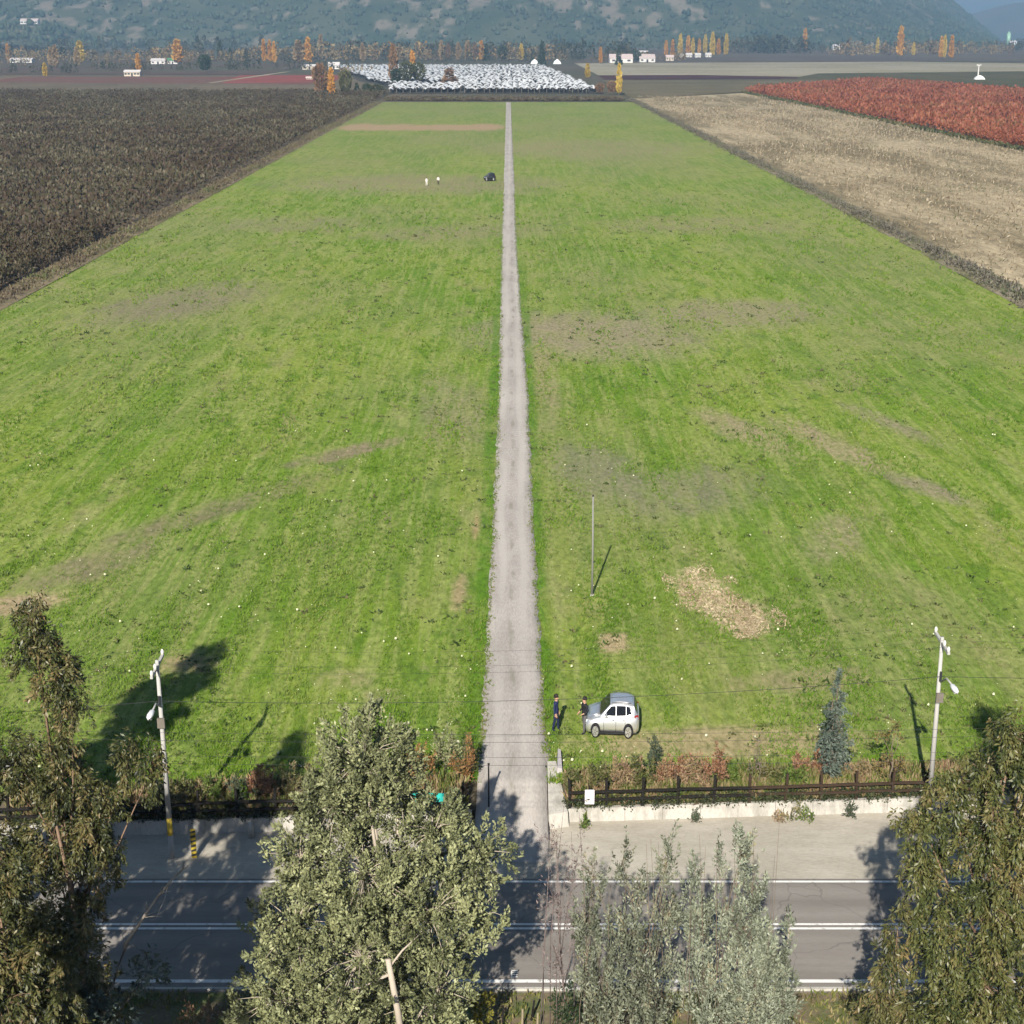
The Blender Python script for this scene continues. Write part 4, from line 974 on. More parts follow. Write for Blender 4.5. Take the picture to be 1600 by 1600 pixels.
# ------------------------------------------------------------------ retaining walls, driveway sides
def wall(name, label, x0, x1, n):
    T = thing(name, label, 'wall', (0, 0, 0))
    st = (x1 - x0) / n
    for i in range(n):
        a, b_ = x0 + i * st + .006, x0 + (i + 1) * st - .006
        ya, yb = wall_y(a), wall_y(b_); zt = -0.38 + random.uniform(-.015, .015); j = random.uniform(-.012, .012)
        MB().hexa([(a, ya + j, -1.05), (b_, yb + j, -1.05), (b_, yb + .27, -1.05), (a, ya + .27, -1.05), (a, ya + .10 + j, zt), (b_, yb + .10 + j, zt), (b_, yb + .27, zt), (a, ya + .27, zt)]).build('panel', M_WALL, T)
    return T
wall('retaining_wall', 'low pale concrete wall below the fence with the white board', 1.5, 30.9, 19)
wall('retaining_wall', 'low concrete wall in deep tree shade left of the driveway', -30.6, -1.62, 19)
T = thing('wing_wall', 'tapering pale concrete wing wall at the right side of the driveway', 'wall', (0, 0, 0))
MB().hexa([(1.47, 55.2, -1.0), (2.30, 55.45, -1.0), (2.0, 59.0, -.2), (1.50, 59.0, -.2), (1.47, 55.35, -0.36), (2.25, 55.55, -0.32), (1.86, 58.9, .26), (1.50, 58.9, .24)]).build('block', M_WALL, T)
MB().hexa([(1.86, 58.0, -.2), (2.12, 58.0, -.2), (2.14, 59.7, -.2), (1.92, 59.7, -.2), (1.90, 58.1, .35), (2.10, 58.1, .30), (2.08, 59.6, .45), (1.96, 59.6, .5)]).build('slab', plain('lilac_stone', (0.42, 0.39, 0.39), 0.9, 0.1, var=0.15), T)
mk('drain_edge', [(1.40, 55.15, -0.93), (1.47, 55.15, -0.93), (1.47, 58.8, 0.10), (1.40, 58.8, 0.08)], [(0, 1, 2, 3)], M_DARKP, T)

# ------------------------------------------------------------------ timber fences
M_TAR = plain('tarred_wood', (0.016, 0.014, 0.012), 0.85, 0.15, var=0.4, scale=5)
M_BROWNW = plain('brown_wood', (0.045, 0.030, 0.020), 0.85, 0.15, var=0.3, scale=5)
def timber(name, label, x0, x1, step, mat, brown_from=None):
    T = thing(name, label, 'fence', (0, 0, 0))
    n = int(round((x1 - x0) / step))
    xs_ = [x0 + i * (x1 - x0) / n for i in range(n + 1)]
    for x in xs_:
        y = wall_y(x) + .2; l = random.uniform(-.05, .05)
        m_ = M_BROWNW if brown_from is not None and x > brown_from else mat
        MB().hexa([(x-.055, y-.05, -.5), (x+.055, y-.05, -.5), (x+.055, y+.06, -.5), (x-.055, y+.06, -.5), (x-.05+l, y-.05, .88), (x+.05+l, y-.05, .88 + random.uniform(-.08, .05)), (x+.05+l, y+.06, .88), (x-.05+l, y+.06, .88)]).build('post', m_, T)
    for z in (0.0, 0.34):
        for a, b_ in zip(xs_[:-1], xs_[1:]):
            m_ = M_BROWNW if brown_from is not None and a > brown_from else mat
            ya, yb = wall_y(a) + .11, wall_y(b_) + .11; za, zb = z + random.uniform(-.03, .03), z + random.uniform(-.03, .03)
            MB().hexa([(a-.04, ya-.03, za-.055), (b_+.03, yb-.03, zb-.055), (b_+.03, yb+.03, zb-.055), (a-.04, ya+.03, za-.055), (a-.04, ya-.03, za+.055), (b_+.03, yb-.03, zb+.055), (b_+.03, yb+.03, zb+.055), (a-.04, ya+.03, za+.055)]).build('rail', m_, T)
    return T
timber('timber_fence', 'dark timber post and rail fence above the sunlit wall', 2.35, 21.5, 1.53, M_TAR, 9.5)
timber('timber_fence', 'dark timber post and rail fence in tree shade left of the driveway', -21.5, -2.0, 1.55, M_TAR)
# ivy and weeds along the foot of both fences
n = 1500; x = np.where(rng.random(n) < .5, rng.uniform(2.1, 20, n), rng.uniform(-20, -1.8, n)); C = np.stack([x, 55.65 + .062 * x + .22 + rng.normal(size=n) * .10, -.30 + rng.uniform(-.12, .28, n) * (1 + .6 * vnoise(x * .8, x * 0, 91, 2))], -1)
ci = np.repeat(np.arange(n), 9); C2 = C[ci] + ball(len(ci)) * .14
V, F = leaves(C2, rng.normal(size=C2.shape), .10, .035)
tag(mk('creeping_weeds', V, F, leaf_mat('creeper', [(0.020, 0.030, 0.014), (0.040, 0.055, 0.022), (0.09, 0.10, 0.045)], 2, .15)), 'dark creeping weeds along the foot of the fences', kind='stuff')
T = thing('notice_board', 'small white notice board fixed to the fence near the driveway', 'sign', (3.14, wall_y(3.14) + .04, 0))
MB().box(-.19, .19, -.02, 0, -.16, .48).build('board', plain('white_board', (0.80, 0.74, 0.75), 0.5, 0.3, var=0.06), T)
MB().box(-.03, .03, .001, .07, -.3, .62).build('post', M_TAR, T)
M_PINK = plain('faded_print', (0.70, 0.52, 0.55), 0.6, 0.2, var=0.2)
MB().box(-.06, .06, -.026, -.021, .18, .30).build('faded_emblem', M_PINK, T)
MB().box(-.13, .13, -.026, -.021, .02, .06).build('faded_print', M_PINK, T)
# turquoise board half hidden behind the big tree, gate post
M_TEAL = plain('turquoise_paint', (0.03, 0.42, 0.36), 0.5, 0.3)
T = thing('turquoise_board', 'turquoise board half hidden behind the big olive-grey tree', 'sign', (-3.6, wall_y(-3.6) + .02, 0))
MB().box(-.45, .9, -.02, .02, .1, .55).build('board', M_TEAL, T)
for x in (-.4, .85): MB().box(x - .03, x + .03, .021, .07, -.2, .6).build('post', M_TAR, T)
T = thing('gate_post', 'thin black gate post on the left side of the driveway', 'post', (-0.94, 55.9, -0.5))
MB().box(-.03, .03, -.03, .03, -.6, 2.1).build('post', M_TAR, T)
MB().box(-.045, .045, -.045, .045, 2.1, 2.14).build('cap', M_TAR, T)
# chevron marker, bollard
T = thing('hazard_marker', 'yellow and black chevron marker post in the shade by the road', 'marker', (-12.35, 53.0, -0.95))
MB().box(-.10, .10, -.02, .02, 0, 1.25).build('board', plain('marker_yellow', (0.42, 0.31, 0.03), 0.6), T)
for i in range(6):
    z = .06 + i * .2
    MB().hexa([(-.10, -.026, z), (.10, -.026, z + .06), (.10, -.021, z + .06), (-.10, -.021, z), (-.10, -.026, z + .09), (.10, -.026, z + .15), (.10, -.021, z + .15), (-.10, -.021, z + .09)]).build('stripe', M_DARKP, T)
MB().box(-.03, .03, .021, .07, -.1, 1.1).build('post', M_GREYW, T)
T = thing('bollard', 'short pale stone bollard against the shaded wall', 'bollard', (-10.4, 54.6, -0.95))
MB().tube([(0, 0, -.05), (0, 0, .45), (0, 0, .62), (0, 0, .68)], [.13, .12, .10, .04], 10).build('shaft', M_KERB, T, True)

# ------------------------------------------------------------------ lamp poles, wires
M_CONC = plain('pole_concrete', (0.42, 0.41, 0.385), 0.8, 0.2, var=0.12, scale=2)
M_YEL = plain('yellow_band', (0.66, 0.47, 0.06), 0.7, 0.2)
M_LAMP = plain('lamp_shell', (0.78, 0.78, 0.78), 0.4, 0.4, var=0.03)
M_CERAM = plain('insulator', (0.62, 0.60, 0.56), 0.35, 0.5)
def lamp_pole(label, x, y, dx, lean):
    T = thing('street_lamp_pole', label, 'lamp post', (x, y, -0.95))
    H = 8.3
    MB().tube([(0, 0, -.1), (0, 0, 1.0)], [.11, .105], 10).build('pole_foot', M_CONC, T, True)
    MB().tube([(0, 0, 1.0), (0, 0, 1.75)], [.108, .104], 10).build('yellow_band', M_YEL, T, True)
    MB().tube([(0, 0, 1.75), (lean * .4, 0, 5), (lean, 0, H)], [.104, .088, .066], 10).build('pole', M_CONC, T, True)
    cr = MB().hexa([(lean-.05, -1.0, H-.33), (lean+.05, -1.0, H-.33), (lean+.05, 1.0, H-.23), (lean-.05, 1.0, H-.23), (lean-.05, -1.0, H-.23), (lean+.05, -1.0, H-.23), (lean+.05, 1.0, H-.13), (lean-.05, 1.0, H-.13)]).build('crossarm', M_CONC, T)
    for yy in (-.92, -.35, .92):
        MB().tube([(lean, yy, H-.24 + yy*.05), (lean, yy, H-.08 + yy*.05), (lean, yy, H+.02 + yy*.05)], [.05, .07, .03], 8).build('insulator', M_CERAM, cr, True)
    MB().tube([(0, 0, 6.4), (dx*.5, -.9, 6.95), (dx, -1.75, 7.05)], .035, 6).build('lamp_arm', M_CONC, T, True)
    hd = MB().loft([[(dx + .10*s*math.cos(k*.785), -1.65 + yy, 7.04 + .07*s*math.sin(k*.785)) for k in range(8)] for yy, s in ((0, .35), (-.12, 1.0), (-.45, 1.25), (-.68, .9), (-.78, .3))]).build('lamp_head', M_LAMP, T, True)
    MB().box(dx - .075, dx + .075, -2.3, -1.85, 6.935, 6.955).build('lens', plain('lamp_lens', (0.5, 0.5, 0.48), 0.2, 0.5), hd)
    MB().box(-.14, .14, -.19, -.10, 5.6, 6.0).build('service_box', M_GREYW, T)
    MB().tube([(lean*.5, -.12, 6.5), (lean*.5, -.14, 6.9)], .05, 6).build('cable_clamp', M_DARKP, T)
    return T
lamp_pole('concrete street lamp pole standing in front of the dark leaning tree', -13.22, 53.0, .12, -.02)
lamp_pole('concrete street lamp pole beside the small conifer behind the fence', 16.72, 55.3, -.05, -.06)
M_CABLE = plain('black_cable', (0.035, 0.035, 0.035), 0.6, 0.2)
def wire(label, a, b_, sag, r, group=None):
    P = []
    for i in range(25):
        u = i / 24; p = Vector(a).lerp(Vector(b_), u); p.z -= sag * 4 * u * (1 - u); P.append(p)
    return tag(MB().tube(P, r, 4).build('power_line', M_CABLE), label, 'cable', group)
L_, R_ = (-13.24, 53.0), (16.66, 55.3)
def span(label, yo, z, sag, r, group):
    dxx, dyy = R_[0] - L_[0], R_[1] - L_[1]
    for (a, b_, nm) in ((-1, 0, ' running off past the left lamp pole'), (0, 1, ' strung between the two lamp poles'), (1, 2, ' running off past the right lamp pole')):
        wire(label + nm, (L_[0] + dxx*a, L_[1] + dyy*a + yo, z), (L_[0] + dxx*b_, L_[1] + dyy*b_ + yo, z), sag, r, group + nm)
for yo, zz in ((-.92, 7.32), (-.35, 7.35), (.92, 7.42)): span('thin overhead wire', yo, zz , .5, .004, 'thin overhead wires')
span('thick black cable', -.14, 5.75, .45, .010, 'thick cable')
for i, z in enumerate((8.62, 8.35, 7.82, 7.55)):
    wire('dark wire crossing above the near road verge, %s of four' % ['top', 'second', 'third', 'lowest'][i], (-36, 44, z + .9), (36, 44, z + 1.1), 1.0, .0055)
# slender pole in the meadow
T = thing('slender_pole', 'tall slender grey pole standing alone in the meadow', 'pole', (4.41, 79.43, 0))
MB().tube([(0, 0, -.2), (0.0, 0, 3), (-.03, 0, 5.75)], [.06, .055, .045], 8).build('shaft', plain('pale_grey_pole', (0.22, 0.22, 0.20), 0.7), T, True)
MB().tube([(-.03, 0, 5.75), (-.03, 0, 5.85)], [.045, .04], 8).build('cap', M_DARKP, T)
MB().box(-.1, .1, -.1, .1, -.05, .12).build('footing', M_KERB, T)

# ------------------------------------------------------------------ vehicles
M_CARW, t, b = new_mat('silver_white_paint', 0.45, 0.5)
t.l(t.mix(t.noise(3, t.pos()), (0.78, 0.79, 0.80), (0.84, 0.845, 0.85)), b.inputs['Base Color'])
b.inputs['Metallic'].default_value = 0.85; b.inputs['Coat Weight'].default_value = 0.6; b.inputs['Coat Roughness'].default_value = 0.06
M_GLASS = plain('tinted_glass', (0.012, 0.014, 0.018), 0.06, 0.6, var=0.05)
M_TYRE = plain('tyre_rubber', (0.018, 0.018, 0.018), 0.85, 0.2)
M_RIM = plain('alloy_rim', (0.62, 0.62, 0.62), 0.3, 0.5, 0.7)
M_TRIM = plain('black_trim', (0.02, 0.02, 0.022), 0.5, 0.3)
M_RED = plain('tail_lamp_red', (0.30, 0.012, 0.012), 0.2, 0.5)
M_HEAD = plain('head_lamp_glass', (0.62, 0.66, 0.70), 0.1, 0.6)
def suv(label, loc, rz, paint, sx):
    """sport utility car, nose towards -x; sx is the length factor seen in the photograph"""
    T = thing('parked_car', label, 'car', loc, None, rz)
    f = lambda v: (v[0] * sx, v[1], v[2] * 0.94)
    def ring(x, zb, zt, w0, w1, zs):      # lower body section: sill, shoulder, deck
        return [(x, -w0*.93, zb), (x, -w0, zb + .22), (x, -w0, zs - .1), (x, -w1, zs), (x, -w1*.8, zt), (x, 0, zt + .015), (x, w1*.8, zt), (x, w1, zs), (x, w0, zs - .1), (x, w0, zb + .22), (x, w0*.93, zb)]
    st = [(-2.30, .42, .62, .62, .52, .60), (-2.24, .30, .78, .80, .70, .74), (-2.0, .28, .93, .89, .80, .88), (-1.5, .30, 1.02, .915, .84, .97), (-.95, .30, 1.10, .92, .86, 1.04),
          (-.3, .30, 1.10, .92, .87, 1.06), (.6, .30, 1.12, .92, .87, 1.08), (1.5, .30, 1.14, .92, .86, 1.10), (2.05, .28, 1.14, .90, .82, 1.10), (2.26, .38, 1.10, .84, .76, 1.04), (2.32, .48, .98, .76, .66, .92)]
    MB().loft([ring(*s) for s in st]).xf(f).build('body', paint, T, True)
    # cabin
    cab = [(-1.02, .84, 1.08, .80, 1.09), (-.15, .83, 1.08, .66, 1.62), (.5, .83, 1.08, .665, 1.68), (1.3, .82, 1.1, .65, 1.65), (1.85, .80, 1.1, .60, 1.56), (2.18, .74, 1.1, .66, 1.13)]
    def cring(x, w0, z0, w1, z1): return [(x, -w0, z0), (x, -w1, z1 - .04), (x, -w1*.86, z1), (x, w1*.86, z1), (x, w1, z1 - .04), (x, w0, z0)]
    MB().loft([cring(*c) for c in cab]).xf(f).build('cabin', paint, T, False)
    MB().loft([[(x, -w, z), (x, -w*.7, z + .035), (x, w*.7, z + .035), (x, w, z)] for x, w, z in ((-.12, .58, 1.625), (.5, .60, 1.68), (1.3, .585, 1.655), (1.8, .54, 1.57))]).xf(f).build('roof', paint, T, True)
    MB().loft([[(x, -w, z), (x, -w*.5, z + .03), (x, w*.5, z + .03), (x, w, z)] for x, w, z in ((-2.05, .66, .905), (-1.5, .72, 1.01), (-1.04, .74, 1.085))]).xf(f).build('bonnet', paint, T, True)
    # glass: wind screen, rear screen, side windows lying on the cabin sides
    MB().hexa([(-1.0, -.70, 1.125), (-1.0, .70, 1.125), (-.2, .58, 1.60), (-.2, -.58, 1.60), (-1.03, -.70, 1.135), (-1.03, .70, 1.135), (-.22, .58, 1.625), (-.22, -.58, 1.625)]).xf(f).build('windscreen', M_GLASS, T)
    MB().hexa([(1.89, -.52, 1.53), (1.89, .52, 1.53), (2.14, .60, 1.18), (2.14, -.60, 1.18), (1.92, -.52, 1.54), (1.92, .52, 1.54), (2.18, .60, 1.18), (2.18, -.60, 1.18)]).xf(f).build('rear_window', M_GLASS, T)
    for s in (-1, 1):
        def side(a, b_, c, d): return [(x, s * (.835 - (z - 1.08) * .285 + o), z) for o in (-.02, .014) for (x, z) in (a, b_, c, d)]
        MB().hexa(side((-.74, 1.13), (.30, 1.13), (.30, 1.57), (-.12, 1.55))).xf(f).build('side_window', M_GLASS, T)
        MB().hexa(side((.36, 1.13), (1.18, 1.15), (1.16, 1.57), (.36, 1.58))).xf(f).build('side_window', M_GLASS, T)
        MB().hexa(side((1.22, 1.16), (1.66, 1.24), (1.48, 1.52), (1.20, 1.56))).xf(f).build('side_window', M_GLASS, T)
        MB().hexa([(-1.98, s*.84, .72), (-2.22, s*.66, .72), (-2.2, s*.62, .84), (-1.9, s*.80, .88), (-1.96, s*.90, .72), (-2.27, s*.70, .72), (-2.23, s*.66, .85), (-1.88, s*.86, .89)]).xf(f).build('headlight', M_HEAD, T)
        MB().hexa([(2.0, s*.83, .92), (2.25, s*.70, .92), (2.18, s*.66, 1.14), (1.92, s*.78, 1.14), (2.0, s*.91, .92), (2.33, s*.76, .92), (2.24, s*.72, 1.15), (1.92, s*.86, 1.15)]).xf(f).build('tail_light', M_RED, T)
        MB().hexa([(-.62, s*.86, 1.12), (-.46, s*.86, 1.12), (-.44, s*1.06, 1.12), (-.60, s*1.06, 1.12), (-.62, s*.86, 1.27), (-.46, s*.86, 1.27), (-.44, s*1.06, 1.25), (-.60, s*1.06, 1.25)]).xf(f).build('mirror', paint, T)
        for x in (.1, 1.0): MB().box(x - .1, x + .1, s*.925 - .015, s*.925 + .015, .93, .965).xf(f).build('door_handle', M_TRIM, T)
        for x in (-.72, .32, 1.12): MB().box(x - .012, x + .012, s*.915, s*.928, .36, 1.04).xf(f).build('door_gap', M_TRIM, T)
        MB().box(-1.1, 1.1, s*.875 - .04, s*.875 + .04, .25, .36).xf(f).build('sill', M_TRIM, T)
        MB().tube([(-.05, s*.6, 1.68), (.5, s*.62, 1.735), (1.6, s*.57, 1.66)], .014, 5).xf(f).build('roof_rail', M_TRIM, T)
        for x in (-1.42, 1.40):
            wl_ = MB().tube([(x, s*.68, .37), (x, s*.72, .37), (x, s*.89, .37), (x, s*.935, .37)], [.33, .37, .37, .34], 20).xf(f).build('wheel', M_TYRE, T, False)
            MB().tube([(x, s*.91, .37), (x, s*.944, .37)], [.275, .265], 18).xf(f).build('rim', M_RIM, wl_)
            for k in range(5):
                a = k * 1.2566
                MB().tube([(x + .05*math.cos(a), s*.945, .37 + .05*math.sin(a)), (x + .24*math.cos(a), s*.945, .37 + .24*math.sin(a))], .02, 4).xf(f).build('spoke', M_GREYW, wl_)
            MB().add([(x + r_*math.cos(a), s*.928, .37 + r_*math.sin(a)) for r_ in (.28, .44) for a in [math.pi*i/12 - .15 for i in range(13)]] , [(i, i+1, 14+i, 13+i) for i in range(12)]).xf(f).build('wheel_arch', M_TRIM, T)
    MB().box(-2.31, -2.22, -.5, .5, .45, .62).xf(f).build('grille', M_TRIM, T)
    MB().box(2.27, 2.335, -.26, .26, .72, .84).xf(f).build('number_plate', M_WHITE, T)
    return T
suv('white sport utility car parked on the grass beside the driveway', (4.45, 62.42, 0.03), R(-4), M_CARW, 0.51)
M_CARB = plain('black_paint', (0.012, 0.013, 0.016), 0.25, 0.6)
suv('black car parked far up the meadow beside the gravel track', (-4.7, 327, 0.06), R(8), M_CARB, 0.52)

# ------------------------------------------------------------------ people
SKIN = plain('skin', (0.42, 0.25, 0.17), 0.6, 0.3)
HAIR = plain('dark_hair', (0.018, 0.013, 0.010), 0.6, 0.3)
def person(label, loc, rz, top, trousers, arms, sx=0.66, shoes=M_TRIM, step=0.05):
    """one continuous body grown over a skeleton; arms = (elbow, hand) for each side"""
    V = {'pel': (0, 0, .95, .15, .11), 'wst': (0, 0, 1.10, .145, .105), 'chs': (0, 0, 1.30, .17, .12), 'nek': (0, 0, 1.47, .06, .06), 'hd0': (0, -.01, 1.56, .085, .09), 'hd1': (0, -.015, 1.68, .085, .095)}
    E_ = [('pel', 'wst'), ('wst', 'chs'), ('chs', 'nek'), ('nek', 'hd0'), ('hd0', 'hd1')]
    for s, nm in ((-1, 'l'), (1, 'r')):
        e, h = arms[0 if s < 0 else 1]
        V[nm+'sh'] = (s*.19, 0, 1.40, .065, .065); V[nm+'el'] = (s*e[0], e[1], e[2], .05, .05); V[nm+'wr'] = (s*h[0], h[1], h[2], .036, .036)
        dv = Vector((s*(h[0]-e[0]), h[1]-e[1], h[2]-e[2])).normalized() * .09
        V[nm+'pa'] = (s*h[0]+dv.x, h[1]+dv.y, h[2]+dv.z, .042, .024)
        V[nm+'hp'] = (s*.095, 0, .88, .095, .095); V[nm+'kn'] = (s*.10, -.02 - s*step, .50, .066, .066); V[nm+'an'] = (s*.10, .03 - s*step*2, .09, .045, .045); V[nm+'to'] = (s*.115, -.12 - s*step*2, .045, .042, .032)
        E_ += [('chs', nm+'sh'), (nm+'sh', nm+'el'), (nm+'el', nm+'wr'), (nm+'wr', nm+'pa'), ('pel', nm+'hp'), (nm+'hp', nm+'kn'), (nm+'kn', nm+'an'), (nm+'an', nm+'to')]
        side = Vector((0, 1, 0)).cross(dv).normalized()
        for k in range(5):
            q = Vector(V[nm+'pa'][:3]); o_ = Vector((0, 1, 0)) * (k - 1.7) * .02
            ln = (.05, .085, .095, .088, .07)[k]; dd = dv.normalized()
            if k == 0: dd = (dd + Vector((0, -1, 0)) * .9).normalized(); o_ = Vector((0, -.035, 0)) - dv * .5
            V['%sf%da' % (nm, k)] = (*(q + o_ + dd*.02), .010, .010); V['%sf%db' % (nm, k)] = (*(q + o_ + dd*ln + side*.015), .008, .008)
            E_ += [(nm+'pa', '%sf%da' % (nm, k)), ('%sf%da' % (nm, k), '%sf%db' % (nm, k))]
    keys = list(V); me = bpy.data.meshes.new('person')
    me.from_pydata([V[k][:3] for k in keys], [(keys.index(a), keys.index(b_)) for a, b_ in E_], [])
    o = bpy.data.objects.new('person', me); col.objects.link(o)
    sm = o.modifiers.new('skin', 'SKIN'); sd = o.modifiers.new('sub', 'SUBSURF'); sd.levels = 1; sd.render_levels = 1
    for i, k in enumerate(keys):
        me.skin_vertices[0].data[i].radius = V[k][3:5]
        me.skin_vertices[0].data[i].use_root = (k == 'pel')
    dg = bpy.context.evaluated_depsgraph_get()
    m2 = bpy.data.meshes.new_from_object(o.evaluated_get(dg))
    bpy.data.objects.remove(o)
    m2.materials.clear()
    for m in (top, trousers, SKIN, shoes): m2.materials.append(m)
    wr = [Vector(V[s+'wr'][:3]) for s in 'lr']
    for p in m2.polygons:
        c_ = p.center
        i = 0
        if c_.z > 1.475: i = 2
        elif c_.z < .085 or (c_.z < .12 and c_.y < -.02): i = 3
        elif c_.z < .93 and abs(c_.x) < .2 and min((c_ - w_).length for w_ in wr) > .12: i = 1
        if min((c_ - w_).length for w_ in wr) < .2 and c_.z < 1.4 and any((c_ - Vector(V[s+'pa'][:3])).length < .14 for s in 'lr'): i = 2
        p.material_index = i; p.use_smooth = True
    m2.transform(Matrix.Diagonal((sx, 1, 1, 1)))
    o = link('person', m2); o.location = loc; o.rotation_euler = (0, 0, rz); tag(o, label, 'person')
    hb = MB()
    rings_ = []
    for zz, r_ in ((1.62, 1.03), (1.68, 1.06), (1.735, .92), (1.775, .55), (1.785, .1)):
        rings_.append([(.095*r_*math.cos(a*.5236)*sx, .012 + .105*r_*math.sin(a*.5236), zz + (.03 if math.sin(a*.5236) < -.3 else 0)) for a in range(12)])
    hb.loft(rings_).build('hair', HAIR, o, True)
    nb = MB(); nb.hexa([(-.014*sx, -.125, 1.585), (.014*sx, -.125, 1.585), (.012*sx, -.09, 1.585), (-.012*sx, -.09, 1.585), (-.006*sx, -.105, 1.64), (.006*sx, -.105, 1.64), (.006*sx, -.09, 1.64), (-.006*sx, -.09, 1.64)]).build('nose', SKIN, o)
    for s in (-1, 1): MB().box((s*.035 - .012)*sx, (s*.035 + .012)*sx, -.112, -.104, 1.63, 1.642).build('eye', HAIR, o)
    return o
NAVY = plain('navy_cloth', (0.018, 0.026, 0.075), 0.85, 0.2, var=0.2)
NAVY2 = plain('navy_trousers', (0.014, 0.020, 0.055), 0.85, 0.2, var=0.2)
BLACKC = plain('black_jacket', (0.014, 0.014, 0.017), 0.7, 0.3, var=0.3)
GREYC = plain('grey_trousers', (0.10, 0.095, 0.10), 0.85, 0.2, var=0.2)
CREAMC = plain('white_shirt', (0.72, 0.70, 0.66), 0.85, 0.2)
TANC = plain('tan_trousers', (0.36, 0.28, 0.20), 0.85, 0.2)
person('person in dark blue clothes standing on the grass between driveway and car', (1.95, 62.25, 0.05), R(70), NAVY, NAVY2, [((.25, .02, 1.14), (.24, -.06, .90)), ((.25, .02, 1.14), (.23, -.05, .90))], 0.85)
person('person in black jacket and grey trousers leaning against the front of the white car', (3.20, 62.0, 0.05), R(-60), BLACKC, GREYC, [((.27, .03, 1.13), (.20, -.16, 1.02)), ((.27, .03, 1.13), (.20, -.16, 1.05))], 0.85)
person('person in white shirt walking far up the meadow, the left one', (-17.2, 315, 0.05), R(30), CREAMC, CREAMC, [((.27, .03, 1.13), (.26, -.06, .90)), ((.27, .03, 1.13), (.25, -.06, .90))], 1.0)
person('person in white and dark clothes far up the meadow, nearer the black car', (-15.0, 318, 0.05), R(-20), CREAMC, BLACKC, [((.27, .03, 1.13), (.26, -.06, .90)), ((.27, .03, 1.13), (.25, -.06, .90))], 1.0)

# ------------------------------------------------------------------ roadside trees
EUC = leaf_mat('eucalyptus_leaves', [(0.014, 0.020, 0.009), (0.042, 0.052, 0.017), (0.088, 0.092, 0.030), (0.130, 0.118, 0.045), (0.215, 0.155, 0.068)], 0.8, 0.12, 0.45, 0.4, True)
EUCG = leaf_mat('gum_leaves', [(0.016, 0.024, 0.009), (0.052, 0.066, 0.020), (0.105, 0.115, 0.034), (0.138, 0.130, 0.044), (0.205, 0.162, 0.070)], 0.8, 0.12, 0.45, 0.4, True)
BLUE = leaf_mat('blue_gum_leaves', [(0.030, 0.044, 0.034), (0.085, 0.115, 0.092), (0.165, 0.205, 0.175)], 0.8, 0.12, 0.45, 0.4, True)
ACA = leaf_mat('olive_grey_leaves', [(0.045, 0.052, 0.025), (0.125, 0.138, 0.064), (0.215, 0.230, 0.112), (0.295, 0.31, 0.155), (0.35, 0.36, 0.18)], 0.8, 0.12, 0.5, 0.35, True)
SAGE = leaf_mat('sage_leaves', [(0.050, 0.052, 0.036), (0.115, 0.125, 0.084), (0.19, 0.21, 0.140), (0.255, 0.272, 0.190), (0.26, 0.22, 0.14)], 0.8, 0.12, 0.5, 0.35, True)
MINT = leaf_mat('mint_leaves', [(0.072, 0.078, 0.052), (0.145, 0.162, 0.112), (0.235, 0.262, 0.182), (0.31, 0.335, 0.245), (0.28, 0.25, 0.15)], 0.8, 0.12, 0.5, 0.35, True)

def stub(tb, b0):
    w_ = lambda *p: tuple(np.array(p) - b0)
    tb.tube([w_(-3.05, 37.6, 1.2), w_(-3.25, 37.4, 3.2), w_(-3.48, 37.35, 4.9)], [.11, .095, .075], 8)
    tb.tube([w_(-3.40, 37.4, 4.4), w_(-4.2, 37.4, 4.0), w_(-5.0, 37.6, 3.5)], [.05, .04, .02], 5)
    tb.tube([w_(-3.45, 37.4, 4.6), w_(-3.1, 37.6, 5.0), w_(-2.6, 38, 5.3)], [.04, .03, .015], 5)
tree('olive_grey_tree', 'large bushy olive-grey tree between the road and the camera, left of the driveway', (-3.3, 39.6, -1.0), [
    (-4.25, 40, 9.7, 1.5, 1.6, 1.7), (-5.1, 40.2, 8.3, 1.35, 1.6, 1.5), (-3.3, 40.2, 8.9, 1.0, 1.2, 1.5), (-2.3, 40.2, 7.3, 1.3, 1.6, 1.2), (-1.0, 40.4, 6.4, 1.15, 1.4, 1.1), (-4.3, 39.4, 6.4, 2.0, 2.0, 1.6), (-6.2, 39.9, 6.6, 1.1, 1.3, 1.3),
    (-6.4, 39.6, 4.5, 1.5, 1.8, 1.4), (-2.4, 39.4, 5.0, 1.5, 1.7, 1.4), (-4.4, 38.8, 4.0, 2.0, 2.0, 1.6), (-6.8, 39, 2.4, 1.6, 1.7, 1.5), (-2.2, 39.0, 2.6, 1.2, 1.6, 1.7), (-4.6, 38.6, 1.6, 1.9, 1.9, 1.5), (-0.9, 39.8, 4.8, .8, 1.1, .8)],
    ACA, M_BARKW, .20, dens=9.5, nleaf=68, rc=.34, L=(.08, .165), Wd=.25, droop=.22, clump_stretch=(.75, .75, 1.3), twigs=.3, extra=stub)

